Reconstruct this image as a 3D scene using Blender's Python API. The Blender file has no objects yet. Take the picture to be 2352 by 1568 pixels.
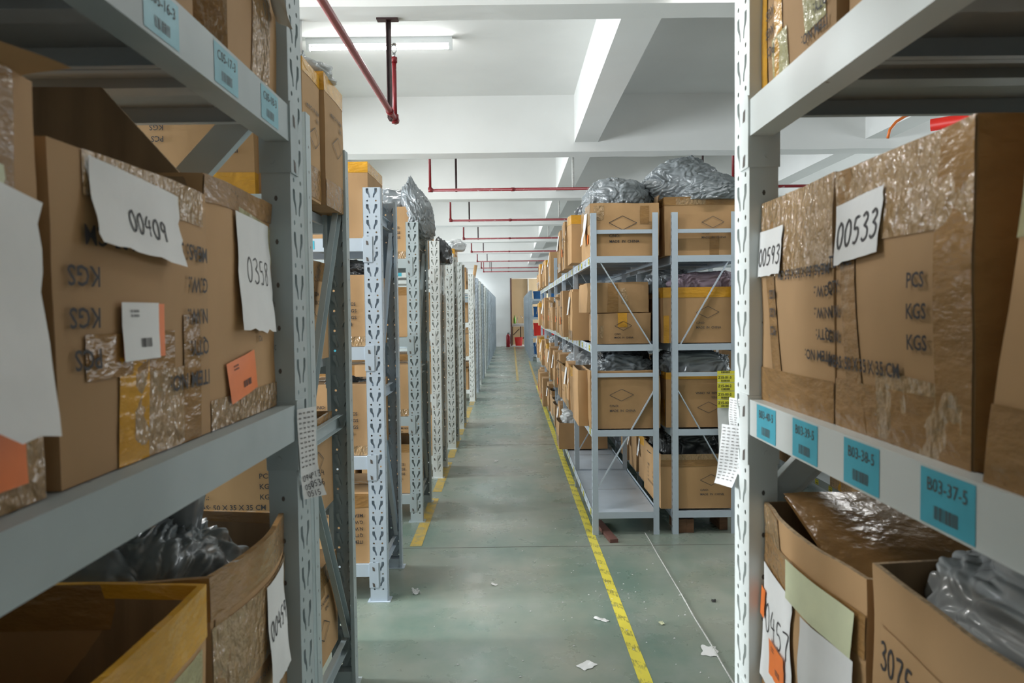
import bpy, math, random
from mathutils import Vector, Matrix, noise
from mathutils.geometry import tessellate_polygon
PI = math.pi
SC = bpy.context.scene
COL = SC.collection
def nvec(p):
    return Vector((noise.noise(p + Vector((3.7, 1.9, 7.3))), noise.noise(p + Vector((-5.1, 8.2, 2.6))), noise.noise(p + Vector((6.4, -2.8, -9.5)))))

# ------------------------------------------------------------------ camera, world, lights
CAMH = 1.4
cam_data = bpy.data.cameras.new('camera')
cam_data.sensor_width = 36.0
cam_data.lens = 1700.0 / 2352.0 * 36.0
cam_data.clip_start = 0.05
cam_data.dof.use_dof = True
cam_data.dof.focus_distance = 4.6
cam_data.dof.aperture_fstop = 9.0
cam = bpy.data.objects.new('camera', cam_data)
COL.objects.link(cam)
cam.matrix_world = (Matrix.Translation((0, 0, CAMH)) @ Matrix.Rotation(-0.0019, 4, 'Z')
                    @ Matrix.Rotation(PI / 2 - math.atan(68 / 1700.0), 4, 'X') @ Matrix.Rotation(-0.012, 4, 'Z'))
SC.camera = cam

wd = bpy.data.worlds.new('world')
SC.world = wd
wd.use_nodes = True
wd.node_tree.nodes['Background'].inputs[0].default_value = (0.75, 0.88, 1.0, 1)
wd.node_tree.nodes['Background'].inputs[1].default_value = 0.6
SC.view_settings.view_transform = 'Standard'
SC.view_settings.look = 'None'
SC.view_settings.gamma = 1.0
SC.view_settings.use_curve_mapping = False
SC.view_settings.exposure = 0.0

def area(name, loc, rot, sx, sy, power, col, spread=PI):
    l = bpy.data.lights.new(name, 'AREA')
    l.shape = 'RECTANGLE'; l.size = sx; l.size_y = sy
    l.energy = power; l.color = col; l.spread = spread
    o = bpy.data.objects.new(name, l)
    o.location = loc; o.rotation_euler = rot
    COL.objects.link(o)
    return o

WIN_X = -5.2
# daylight through the windows of the left wall (centres line up with the gaps between the racks)
GAPS = [3.18, 4.52, 5.86, 7.2, 8.52, 10.3, 12.7, 14.05, 15.4, 16.75, 18.1, 19.45, 20.8, 22.15, 23.5, 24.85, 26.2, 27.55]
DAY = (0.90, 0.96, 1.0)
for g in GAPS:
    area('window_and_fill_light', (WIN_X - 0.05, g, 1.85), (0, math.radians(-68), 0), 1.7, 0.7, 80 if g > 4 else 150, DAY, math.radians(140))
area('window_and_fill_light', (WIN_X - 0.05, 1.75, 1.9), (0, math.radians(-72), 0), 1.6, 0.8, 200, DAY, math.radians(140))
# daylight through unseen right wall windows, then a fill light on the far wall
for y in (3.0, 6.5, 10.0, 16.0, 22.0):
    area('window_and_fill_light', (7.45, y, 2.0), (0, math.radians(92), 0), 1.6, 1.2, 15 if y < 4 else 80, DAY)
area('window_and_fill_light', (-2.2, 29.7, 1.9), (math.radians(90), 0, 0), 2.0, 1.4, 30, DAY)  # added light facing the far wall from inside; no window opening here

# ------------------------------------------------------------------ materials
def mat(name, col, rough=0.5, metal=0.0, var=0.0, vscale=8.0, bump=0.0, bscale=60.0, stretch=(1, 1, 1),
        alpha=1.0, emis=0.0, trans=0.0, coat=0.0, objvar=0.0, col2=None, detail=4.0, coord='Object', spec=None, lo=0.35, hi=0.65, rvar=0.0, sss=0.0, bdist=0.01):
    m = bpy.data.materials.new(name)
    m.use_nodes = True
    nt = m.node_tree
    b = nt.nodes['Principled BSDF']
    N = nt.nodes.new; L = nt.links.new
    b.inputs['Base Color'].default_value = (*col, 1)
    b.inputs['Roughness'].default_value = rough
    b.inputs['Metallic'].default_value = metal
    b.inputs['Alpha'].default_value = alpha
    b.inputs['Transmission Weight'].default_value = trans
    b.inputs['Coat Weight'].default_value = coat
    b.inputs['Coat Roughness'].default_value = 0.12
    if spec is not None: b.inputs['Specular IOR Level'].default_value = spec
    if emis:
        b.inputs['Emission Color'].default_value = (*col, 1)
        b.inputs['Emission Strength'].default_value = emis
    if var or bump or col2 or rvar:
        tc = N('ShaderNodeTexCoord'); mp = N('ShaderNodeMapping')
        mp.inputs['Scale'].default_value = stretch
        L(tc.outputs[coord], mp.inputs['Vector'])
    if var or col2 or rvar:
        nz = N('ShaderNodeTexNoise'); nz.inputs['Scale'].default_value = vscale; nz.inputs['Detail'].default_value = detail
        L(mp.outputs[0], nz.inputs['Vector'])
        rp = N('ShaderNodeMapRange'); rp.inputs[1].default_value = lo; rp.inputs[2].default_value = hi
        L(nz.outputs[0], rp.inputs[0])
        if var or col2:
            mx = N('ShaderNodeMix'); mx.data_type = 'RGBA'
            c2 = col2 if col2 else tuple(c * (1 - var) for c in col)
            mx.inputs[6].default_value = (*col, 1); mx.inputs[7].default_value = (*c2, 1)
            L(rp.outputs[0], mx.inputs[0])
            out = mx.outputs[2]
            if objvar:
                oi = N('ShaderNodeObjectInfo'); hs = N('ShaderNodeHueSaturation')
                mr = N('ShaderNodeMapRange'); mr.inputs[3].default_value = 1 - objvar; mr.inputs[4].default_value = 1 + objvar
                L(oi.outputs['Random'], mr.inputs[0]); L(mr.outputs[0], hs.inputs['Value']); L(out, hs.inputs['Color'])
                out = hs.outputs[0]
            L(out, b.inputs['Base Color'])
        if rvar:
            r2 = N('ShaderNodeMapRange'); r2.inputs[3].default_value = rough; r2.inputs[4].default_value = rough + rvar
            L(rp.outputs[0], r2.inputs[0]); L(r2.outputs[0], b.inputs['Roughness'])
    if bump:
        n2 = N('ShaderNodeTexNoise'); n2.inputs['Scale'].default_value = bscale; n2.inputs['Detail'].default_value = 3
        L(mp.outputs[0], n2.inputs['Vector'])
        bp = N('ShaderNodeBump'); bp.inputs['Strength'].default_value = bump; bp.inputs['Distance'].default_value = bdist
        L(n2.outputs[0], bp.inputs['Height']); L(bp.outputs[0], b.inputs['Normal'])
    return m

M = {}
M['kraft'] = mat('kraft_board', (0.46, 0.275, 0.125), 0.75, var=0.16, vscale=5, bump=0.12, bscale=9, stretch=(1, 1, 0.6), objvar=0.13)
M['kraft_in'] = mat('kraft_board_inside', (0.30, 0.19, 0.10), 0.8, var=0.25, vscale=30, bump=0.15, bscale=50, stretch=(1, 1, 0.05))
M['kraft_edge'] = mat('kraft_board_edge', (0.50, 0.35, 0.20), 0.8, var=0.45, vscale=160)
M['tape_brown'] = mat('brown_packing_tape', (0.33, 0.18, 0.065), 0.2, var=0.2, vscale=9, bump=0.45, bscale=28, stretch=(1, 1, 2.2))
M['tape_yellow'] = mat('amber_packing_tape', (0.66, 0.33, 0.03), 0.2, var=0.25, vscale=8, bump=0.45, bscale=25, stretch=(1, 1, 2))
M['tape_clear'] = mat('crinkled_clear_tape', (0.44, 0.28, 0.135), 0.09, var=0.12, vscale=9, bump=1.0, bscale=55, stretch=(1, 1, 0.7), alpha=0.9, spec=1.0, bdist=0.014)
M['tape_old'] = mat('yellowed_clear_tape', (0.58, 0.55, 0.30), 0.15, var=0.3, vscale=12, bump=0.8, bscale=35, alpha=0.8)
M['paint_a'] = mat('pale_blue_steel_tone', (0.50, 0.58, 0.66), 0.32, var=0.10, vscale=3, rvar=0.15)
M['paint_b'] = mat('grey_steel_tone', (0.40, 0.46, 0.47), 0.36, var=0.14, vscale=4, rvar=0.15)
M['paint_c'] = mat('cream_white_steel_tone', (0.56, 0.60, 0.58), 0.34, var=0.10, vscale=4, rvar=0.1)
M['paint_w'] = mat('white_steel_paint', (0.68, 0.715, 0.70), 0.3, col2=(0.20, 0.13, 0.09), vscale=24, lo=0.755, hi=0.775, detail=5)
M['rust'] = mat('chipped_rust', (0.12, 0.06, 0.035), 0.8, var=0.4, vscale=50)
M['deck'] = mat('grey_deck_steel', (0.36, 0.39, 0.40), 0.32, var=0.12, vscale=3, rvar=0.15)
M['blue_steel'] = mat('bluish_steel_paint', (0.40, 0.47, 0.52), 0.4, var=0.12, vscale=3)
M['paper'] = mat('white_paper', (0.76, 0.76, 0.75), 0.6, var=0.08, vscale=10, bump=0.25, bscale=14)
M['paper_old'] = mat('yellowed_paper', (0.62, 0.64, 0.42), 0.45, var=0.12, vscale=14, bump=0.2, bscale=15)
M['sticker_blue'] = mat('cyan_label', (0.07, 0.46, 0.60), 0.4, var=0.1, vscale=20)
M['sticker_blue_dull'] = mat('faded_cyan_label', (0.20, 0.46, 0.54), 0.4, var=0.15, vscale=20)
M['sticker_orange'] = mat('orange_label', (0.86, 0.20, 0.03), 0.45, var=0.1, vscale=20)
M['sticker_yellow'] = mat('yellow_label', (0.80, 0.74, 0.06), 0.45)
M['ink'] = mat('black_print', (0.035, 0.032, 0.035), 0.7)
M['ink_soft'] = mat('faded_print', (0.10, 0.085, 0.075), 0.7)
M['bag'] = mat('silver_grey_plastic', (0.23, 0.255, 0.27), 0.24, var=0.2, vscale=5, bump=0.22, bscale=18, stretch=(1, 1, 2.5), spec=0.9)
M['bag_dark'] = mat('dark_plastic', (0.055, 0.06, 0.065), 0.22, var=0.3, vscale=7, bump=0.6, bscale=15, spec=0.7)
M['bag_pale'] = mat('clear_plastic_film', (0.60, 0.63, 0.63), 0.2, var=0.3, vscale=5, bump=0.6, bscale=14, alpha=0.85, spec=0.8)
M['bag_pink'] = mat('pinkish_plastic', (0.40, 0.30, 0.36), 0.3, var=0.25, vscale=6, bump=0.5, bscale=14)
M['pipe'] = mat('red_pipe_paint', (0.20, 0.012, 0.016), 0.4, var=0.0, col2=(0.40, 0.30, 0.29), vscale=30, lo=0.66, hi=0.76)
M['pipe_dark'] = mat('dark_bracket_paint', (0.05, 0.02, 0.022), 0.5, var=0.3, vscale=20)
M['wood'] = mat('raw_wood', (0.20, 0.10, 0.05), 0.7, var=0.4, vscale=8, stretch=(1, 1, 6))
M['wood_red'] = mat('reddish_board', (0.17, 0.075, 0.06), 0.65, var=0.3, vscale=8)
M['wall'] = mat('white_wall_paint', (0.76, 0.78, 0.77), 0.85, var=0.05, vscale=1.2, bump=0.05, bscale=6)
M['ceil'] = mat('white_ceiling_paint', (0.73, 0.735, 0.715), 0.9, var=0.05, vscale=1.5, bump=0.08, bscale=5)
M['tile'] = mat('beige_polished_panel', (0.52, 0.40, 0.25), 0.25, var=0.06, vscale=2)
M['white_plastic'] = mat('white_plastic', (0.7, 0.72, 0.72), 0.4, var=0.04)
M['tube'] = mat('lit_tube', (1.0, 1.0, 1.0), 0.5, emis=45.0)
M['red'] = mat('red_plastic', (0.75, 0.03, 0.02), 0.35, var=0.08)
M['ext_red'] = mat('extinguisher_red', (0.35, 0.01, 0.02), 0.25, var=0.1)
M['black'] = mat('black_rubber', (0.02, 0.02, 0.02), 0.5, var=0.1)
M['blue_plastic'] = mat('blue_plastic', (0.02, 0.12, 0.32), 0.35, var=0.15)
M['green'] = mat('green_plastic', (0.18, 0.42, 0.05), 0.35, var=0.1)
M['chrome'] = mat('worn_chrome', (0.5, 0.5, 0.5), 0.25, metal=1.0, var=0.1)
M['wire'] = mat('dirty_white_cord', (0.55, 0.55, 0.52), 0.7, var=0.3, vscale=90)
M['glass'] = mat('window_glass', (0.9, 0.95, 1.0), 0.05, trans=1.0)

def floor_material():
    m = bpy.data.materials.new('green_epoxy_floor'); m.use_nodes = True
    nt = m.node_tree; b = nt.nodes['Principled BSDF']; N = nt.nodes.new; L = nt.links.new
    tc = N('ShaderNodeTexCoord')
    def nz(scale, detail, lo, hi, st=(1, 1, 1)):
        mp = N('ShaderNodeMapping'); mp.inputs['Scale'].default_value = st
        L(tc.outputs['Object'], mp.inputs['Vector'])
        n = N('ShaderNodeTexNoise'); n.inputs['Scale'].default_value = scale; n.inputs['Detail'].default_value = detail
        n.inputs['Roughness'].default_value = 0.62
        L(mp.outputs[0], n.inputs['Vector'])
        r = N('ShaderNodeMapRange'); r.inputs[1].default_value = lo; r.inputs[2].default_value = hi
        L(n.outputs[0], r.inputs[0]); return r.outputs[0]
    def mix(a, c, f, k=1.0):
        mx = N('ShaderNodeMix'); mx.data_type = 'RGBA'
        if isinstance(a, tuple): mx.inputs[6].default_value = (*a, 1)
        else: L(a, mx.inputs[6])
        mx.inputs[7].default_value = (*c, 1)
        if k != 1.0:
            mm = N('ShaderNodeMath'); mm.operation = 'MULTIPLY'; mm.inputs[1].default_value = k; L(f, mm.inputs[0]); f = mm.outputs[0]
        L(f, mx.inputs[0]); return mx.outputs[2]
    c = mix((0.150, 0.220, 0.180), (0.275, 0.295, 0.245), nz(1.4, 6, 0.38, 0.62, (1, 0.7, 1)))
    c = mix(c, (0.30, 0.32, 0.295), nz(4.5, 8, 0.50, 0.75), 0.55)
    c = mix(c, (0.10, 0.13, 0.115), nz(9, 8, 0.64, 0.80, (1, 0.7, 1)), 0.3)
    c = mix(c, (0.55, 0.56, 0.53), nz(55, 3, 0.755, 0.79), 0.7)
    c = mix(c, (0.06, 0.06, 0.055), nz(38, 4, 0.745, 0.78), 0.7)
    # worn grooves of the slab joints across the aisle
    L(c, b.inputs['Base Color'])
    rr = N('ShaderNodeMapRange'); rr.inputs[3].default_value = 0.22; rr.inputs[4].default_value = 0.42
    L(nz(3, 6, 0.35, 0.7), rr.inputs[0]); L(rr.outputs[0], b.inputs['Roughness'])
    bp = N('ShaderNodeBump'); bp.inputs['Strength'].default_value = 0.05; bp.inputs['Distance'].default_value = 0.01
    L(nz(2.5, 4, 0, 1), bp.inputs['Height']); L(bp.outputs[0], b.inputs['Normal'])
    return m
M['floor'] = floor_material()

def line_material(name, c1, c2, hatch, wear):
    m = bpy.data.materials.new(name); m.use_nodes = True
    nt = m.node_tree; b = nt.nodes['Principled BSDF']; N = nt.nodes.new; L = nt.links.new
    tc = N('ShaderNodeTexCoord')
    w = N('ShaderNodeTexWave'); w.bands_direction = 'DIAGONAL'; w.inputs['Scale'].default_value = 4.2
    w.inputs['Distortion'].default_value = 1.0; w.inputs['Detail'].default_value = 2
    L(tc.outputs['Object'], w.inputs['Vector'])
    n = N('ShaderNodeTexNoise'); n.inputs['Scale'].default_value = 120; n.inputs['Detail'].default_value = 3
    mp = N('ShaderNodeMapping'); mp.inputs['Rotation'].default_value = (0, 0, 0.8); mp.inputs['Scale'].default_value = (1, 0.25, 1)
    L(tc.outputs['Object'], mp.inputs['Vector']); L(mp.outputs[0], n.inputs['Vector'])
    r1 = N('ShaderNodeMapRange'); r1.inputs[1].default_value = 0.5; r1.inputs[2].default_value = 0.75; L(w.outputs['Fac'], r1.inputs[0])
    r2 = N('ShaderNodeMapRange'); r2.inputs[1].default_value = 0.42; r2.inputs[2].default_value = 0.60; L(n.outputs[0], r2.inputs[0])
    mm = N('ShaderNodeMath'); mm.operation = 'MULTIPLY'; L(r1.outputs[0], mm.inputs[0]); L(r2.outputs[0], mm.inputs[1])
    m3 = N('ShaderNodeMath'); m3.operation = 'MULTIPLY'; m3.inputs[1].default_value = hatch; L(mm.outputs[0], m3.inputs[0])
    mx = N('ShaderNodeMix'); mx.data_type = 'RGBA'; mx.inputs[6].default_value = (*c1, 1); mx.inputs[7].default_value = (*c2, 1)
    L(m3.outputs[0], mx.inputs[0])
    n4 = N('ShaderNodeTexNoise'); n4.inputs['Scale'].default_value = 14; n4.inputs['Detail'].default_value = 6
    L(tc.outputs['Object'], n4.inputs['Vector'])
    r4 = N('ShaderNodeMapRange'); r4.inputs[1].default_value = 0.62 - wear * 0.3; r4.inputs[2].default_value = 0.70 - wear * 0.22; r4.inputs[4].default_value = 0.35 + 0.5 * wear
    L(n4.outputs[0], r4.inputs[0])
    m5 = N('ShaderNodeMix'); m5.data_type = 'RGBA'; m5.inputs[7].default_value = (0.19, 0.22, 0.18, 1)
    L(mx.outputs[2], m5.inputs[6]); L(r4.outputs[0], m5.inputs[0])
    L(m5.outputs[2], b.inputs['Base Color']); b.inputs['Roughness'].default_value = 0.4
    return m
M['line_fresh'] = line_material('yellow_floor_tape', (0.72, 0.62, 0.07), (0.16, 0.15, 0.05), 0.75, 0.0)
M['line_worn'] = line_material('worn_yellow_floor_paint', (0.52, 0.36, 0.06), (0.30, 0.24, 0.10), 0.4, 0.45)

# ------------------------------------------------------------------ mesh helpers
class MB:
    def __init__(s): s.V = []; s.F = []; s.I = []; s.S = []
    def add(s, V, F, mi=0, smooth=False):
        n = len(s.V); s.V += [tuple(v) for v in V]
        s.F += [tuple(i + n for i in f) for f in F]; s.I += [mi] * len(F); s.S += [smooth] * len(F)
    def box(s, x0, x1, y0, y1, z0, z1, mi=0):
        V = [(x0, y0, z0), (x1, y0, z0), (x1, y1, z0), (x0, y1, z0), (x0, y0, z1), (x1, y0, z1), (x1, y1, z1), (x0, y1, z1)]
        s.add(V, [(0, 3, 2, 1), (4, 5, 6, 7), (0, 1, 5, 4), (1, 2, 6, 5), (2, 3, 7, 6), (3, 0, 4, 7)], mi)
    def extrude(s, prof, p0, p1, up=(0, 0, 1), mi=0, closed=True, caps=True, smooth=False):
        p0 = Vector(p0); p1 = Vector(p1); d = (p1 - p0).normalized()
        r = d.cross(Vector(up)); 
        if r.length < 1e-5: r = d.cross(Vector((1, 0, 0)))
        r.normalize(); u = r.cross(d)
        n = len(prof)
        V = [p0 + r * a + u * b for a, b in prof] + [p1 + r * a + u * b for a, b in prof]
        F = [(i, (i + 1) % n, n + (i + 1) % n, n + i) for i in range(n if closed else n - 1)]
        s.add(V, F, mi, smooth)
        if caps and closed:
            k = len(s.V) - 2 * n
            s.F += [tuple(k + i for i in reversed(range(n))), tuple(k + n + i for i in range(n))]; s.I += [mi] * 2; s.S += [False] * 2
    def bar(s, p0, p1, w, t, up=(0, 0, 1), mi=0):
        s.extrude([(-w / 2, -t / 2), (w / 2, -t / 2), (w / 2, t / 2), (-w / 2, t / 2)], p0, p1, up, mi)
    def tube(s, pts, r, n=10, mi=0, smooth=True):
        pts = [Vector(p) for p in pts]
        rs = r if isinstance(r, (list, tuple)) else [r] * len(pts)
        base = len(s.V); prev = None
        for i, p in enumerate(pts):
            d = (pts[min(i + 1, len(pts) - 1)] - pts[max(i - 1, 0)]).normalized()
            if prev is None:
                a = Vector((0, 0, 1)) if abs(d.z) < 0.9 else Vector((1, 0, 0))
                u = d.cross(a).normalized()
            else:
                u = (prev - d * prev.dot(d)).normalized()
            prev = u; v = d.cross(u)
            for k in range(n):
                t = 2 * PI * k / n; s.V.append(tuple(p + (u * math.cos(t) + v * math.sin(t)) * rs[i]))
        for i in range(len(pts) - 1):
            for k in range(n):
                a = base + i * n + k; b_ = base + i * n + (k + 1) % n
                s.F.append((a, b_, b_ + n, a + n)); s.I.append(mi); s.S.append(smooth)
        s.F.append(tuple(base + k for k in reversed(range(n)))); s.F.append(tuple(base + (len(pts) - 1) * n + k for k in range(n)))
        s.I += [mi] * 2; s.S += [False] * 2
    def lathe(s, prof, c=(0, 0, 0), n=20, mi=0):
        base = len(s.V)
        for r, z in prof:
            for k in range(n):
                t = 2 * PI * k / n; s.V.append((c[0] + r * math.cos(t), c[1] + r * math.sin(t), c[2] + z))
        for i in range(len(prof) - 1):
            for k in range(n):
                a = base + i * n + k; b_ = base + i * n + (k + 1) % n
                s.F.append((a, b_, b_ + n, a + n)); s.I.append(mi); s.S.append(True)
    def grid(s, fn, nu, nv, mi=0, smooth=True, u0=0, u1=1, v0=0, v1=1):
        base = len(s.V)
        for j in range(nv + 1):
            for i in range(nu + 1):
                s.V.append(tuple(fn(u0 + (u1 - u0) * i / nu, v0 + (v1 - v0) * j / nv)))
        for j in range(nv):
            for i in range(nu):
                a = base + j * (nu + 1) + i
                s.F.append((a, a + 1, a + nu + 2, a + nu + 1)); s.I.append(mi); s.S.append(smooth)
    def warp(s, fn): s.V = [tuple(fn(Vector(v))) for v in s.V]
    def mesh(s, name, mats):
        me = bpy.data.meshes.new(name); me.from_pydata(s.V, [], s.F); 
        for m in mats: me.materials.append(M[m] if isinstance(m, str) else m)
        me.polygons.foreach_set('material_index', s.I)
        me.polygons.foreach_set('use_smooth', s.S)
        me.update(); return me
    def obj(s, name, mats, parent=None, loc=(0, 0, 0), rotz=0.0):
        return link(name, s.mesh(name, mats), parent, loc, rotz)

def link(name, me, parent=None, loc=(0, 0, 0), rotz=0.0):
    o = bpy.data.objects.new(name, me); COL.objects.link(o)
    o.location = loc; o.rotation_euler = (0, 0, rotz)
    if parent is not None: o.parent = parent
    return o
def tag(o, label, cat, group=None, kind=None):
    o['label'] = label; o['category'] = cat
    if group: o['group'] = group
    if kind: o['kind'] = kind
    return o
def thing(name, label, cat, loc=(0, 0, 0), rotz=0.0, group=None):
    return tag(link(name, None, None, loc, rotz), label, cat, group)
def structure(o): o['kind'] = 'structure'; return o
def kids(o): return [c for c in KIDS.get(o.name, [])]
def copy_tree(o, parent=None):
    c = o.copy(); COL.objects.link(c)
    if parent is not None: c.parent = parent
    for ch in list(o.children): copy_tree(ch, c)
    return c

# ------------------------------------------------------------------ text
_tc = {}
def text_geo(txt, bold=0.0, spacing=1.0):
    """text as triangles, cap height 1, left aligned at 0; returns verts, faces, width"""
    k = (txt, bold, spacing)
    if k in _tc: return _tc[k]
    cu = bpy.data.curves.new('lettering', 'FONT'); cu.body = txt; cu.size = 1.0; cu.offset = bold
    cu.space_character = spacing; cu.resolution_u = 2
    o = bpy.data.objects.new('lettering', cu); COL.objects.link(o)
    me = bpy.data.meshes.new_from_object(o)
    V = [(v.co.x, v.co.y) for v in me.vertices]; F = [tuple(p.vertices) for p in me.polygons]
    bpy.data.objects.remove(o); bpy.data.curves.remove(cu); bpy.data.meshes.remove(me)
    h = 0.70
    V = [(x / h, y / h) for x, y in V]
    w = max([v[0] for v in V] or [0])
    _tc[k] = (V, F, w)
    return _tc[k]

DG = {  # handwritten figures as strokes in a 0.6 x 1 cell
    '0': [[(0.3, 1), (0.08, 0.75), (0.05, 0.35), (0.2, 0.02), (0.42, 0.1), (0.52, 0.5), (0.45, 0.85), (0.28, 1)]],
    '1': [[(0.3, 1), (0.27, 0.5), (0.25, 0)]],
    '3': [[(0.1, 0.9), (0.35, 1), (0.5, 0.8), (0.3, 0.58), (0.25, 0.55), (0.5, 0.4), (0.5, 0.12), (0.25, -0.02), (0.08, 0.1)]],
    '4': [[(0.25, 1), (0.05, 0.45), (0.55, 0.5)], [(0.45, 0.85), (0.38, 0)]],
    '5': [[(0.5, 0.95), (0.18, 0.92), (0.12, 0.55), (0.38, 0.55), (0.48, 0.3), (0.3, 0.02), (0.08, 0.05)]],
    '6': [[(0.45, 1), (0.15, 0.6), (0.08, 0.2), (0.28, 0), (0.48, 0.2), (0.38, 0.45), (0.12, 0.35)]],
    '7': [[(0.05, 0.9), (0.52, 0.95), (0.3, 0.4), (0.25, 0)]],
    '8': [[(0.45, 0.9), (0.2, 0.95), (0.12, 0.7), (0.42, 0.4), (0.4, 0.08), (0.15, 0.05), (0.12, 0.35), (0.45, 0.75), (0.45, 0.9)]],
    '9': [[(0.45, 0.9), (0.2, 0.98), (0.08, 0.7), (0.25, 0.5), (0.45, 0.7), (0.46, 0.9), (0.4, 0.4), (0.38, 0)]],
    '2': [[(0.1, 0.8), (0.3, 1), (0.48, 0.8), (0.3, 0.4), (0.05, 0.02), (0.3, 0.08), (0.52, 0)]],
    'p': [[(0.1, 0.8), (0.08, -0.1)], [(0.1, 0.75), (0.4, 0.8), (0.42, 0.5), (0.1, 0.4)]],
}
def hand_geo(txt, th=0.07, adv=0.72):
    V = []; F = []
    x = 0
    for ch in txt:
        for st in DG.get(ch, []):
            pts = []
            for i in range(len(st) - 1):       # smooth the stroke
                p0 = st[max(i - 1, 0)]; p1 = st[i]; p2 = st[i + 1]; p3 = st[min(i + 2, len(st) - 1)]
                for t in (0, 0.25, 0.5, 0.75):
                    q = []
                    for a in (0, 1):
                        q.append(0.5 * ((2 * p1[a]) + (p2[a] - p0[a]) * t + (2 * p0[a] - 5 * p1[a] + 4 * p2[a] - p3[a]) * t * t + (3 * p1[a] - p0[a] - 3 * p2[a] + p3[a]) * t ** 3))
                    pts.append(q)
            pts.append(st[-1])
            n = len(V)
            for i, p in enumerate(pts):
                a = pts[max(i - 1, 0)]; b = pts[min(i + 1, len(pts) - 1)]
                dx, dy = b[0] - a[0], b[1] - a[1]; l = math.hypot(dx, dy) or 1
                V.append((x + p[0] - dy / l * th / 2, p[1] + dx / l * th / 2)); V.append((x + p[0] + dy / l * th / 2, p[1] - dx / l * th / 2))
            for i in range(len(pts) - 1):
                F.append((n + 2 * i, n + 2 * i + 1, n + 2 * i + 3, n + 2 * i + 2))
        x += adv
    return V, F, x

class Plane2:
    """maps (u,v,off) on a face to 3d"""
    def __init__(s, o, u, v): s.o = Vector(o); s.u = Vector(u).normalized(); s.v = Vector(v).normalized(); s.n = s.u.cross(s.v)
    def __call__(s, u, v, off=0.0): return s.o + s.u * u + s.v * v + s.n * off
    def rot(s, u, v, ang):
        q = Plane2(s(u, v), s.u * math.cos(ang) + s.v * math.sin(ang), -s.u * math.sin(ang) + s.v * math.cos(ang)); return q

def put2(mb, pl, geo, x, y, h, mi, off=0.0, sx=1.0):
    V, F, w = geo
    mb.add([pl(x + a * h * sx, y + b * h, off) for a, b in V], F, mi)
def put_text(mb, pl, txt, x, y, h, mi, off=0.0, bold=0.012, sx=1.0, align='l', spacing=1.0):
    g = text_geo(txt, bold, spacing)
    if align == 'c': x -= g[2] * h * sx / 2
    if align == 'r': x -= g[2] * h * sx
    put2(mb, pl, g, x, y, h, mi, off, sx)
def put_rect(mb, pl, u0, u1, v0, v1, mi, off=0.0, nu=1, nv=1):
    mb.grid(lambda a, b: pl(a, b, off), nu, nv, mi, False, u0, u1, v0, v1)
def put_line(mb, pl, a, b, w, mi, off):
    dx, dy = b[0] - a[0], b[1] - a[1]; l = math.hypot(dx, dy); nx, ny = -dy / l * w / 2, dx / l * w / 2
    n = 6
    for i in range(n):
        t0, t1 = i / n, (i + 1) / n
        P = [(a[0] + dx * t + s * nx, a[1] + dy * t + s * ny) for t, s in ((t0, -1), (t1, -1), (t1, 1), (t0, 1))]
        mb.add([pl(p[0], p[1], off) for p in P], [(0, 1, 2, 3)], mi)
def barcode(mb, pl, x, y, w, h, mi, off, n=18, seed=1):
    r = random.Random(seed); step = w / n
    for i in range(n):
        ww = step * r.choice((0.35, 0.5, 0.8))
        put_rect(mb, pl, x + i * step, x + i * step + ww, y, y + h, mi, off)

# ------------------------------------------------------------------ cartons
def face_plane(f, w, d):
    if f == 'front': return Plane2((0, -d / 2, 0), (1, 0, 0), (0, 0, 1)), w
    if f == 'back': return Plane2((0, d / 2, 0), (-1, 0, 0), (0, 0, 1)), w
    if f == 'left': return Plane2((-w / 2, 0, 0), (0, -1, 0), (0, 0, 1)), d
    if f == 'right': return Plane2((w / 2, 0, 0), (0, 1, 0), (0, 0, 1)), d

def print_on(mb, pl, kind, fw, h, s=1.0, flip=False, du=0.0, dv=0.0, off=0.002, bold=0.014, sx=1.0):
    """kind: 'made' diamond + C/NO + MADE IN CHINA, 'spec' list of weights. centre of print on face centre + (du,dv)"""
    q = pl.rot(du, h / 2 + dv, PI if flip else 0.0)
    if kind == 'made':
        a, b = 0.055 * s, 0.028 * s
        for p0, p1 in (((-a, 0.03 * s), (0, 0.03 * s + b)), ((0, 0.03 * s + b), (a, 0.03 * s)), ((a, 0.03 * s), (0, 0.03 * s - b)), ((0, 0.03 * s - b), (-a, 0.03 * s))):
            put_line(mb, q, p0, p1, 0.0022 * s, 0, off)
        put_text(mb, q, 'C/NO:', -a, -0.026 * s, 0.0105 * s, 0, off, bold, sx)
        put_text(mb, q, 'MADE  IN  CHINA', -a, -0.048 * s, 0.0105 * s, 0, off, bold, sx)
    elif kind == 'spec':
        hh = 0.0165 * s; st = 0.034 * s
        L = ['ITEM NO:', 'QTY:', 'N.W.:', 'G.W.:', 'MEAS: 50 X 35 X 35 CM']; R = [None, 'PCS', 'KGS', 'KGS', None]
        for i in range(5):
            y = st * (2 - i) - hh / 2
            put_text(mb, q, L[i], -0.145 * s, y, hh, 0, off, bold, sx)
            if R[i]: put_text(mb, q, R[i], 0.075 * s, y, hh, 0, off, bold, sx)

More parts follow.
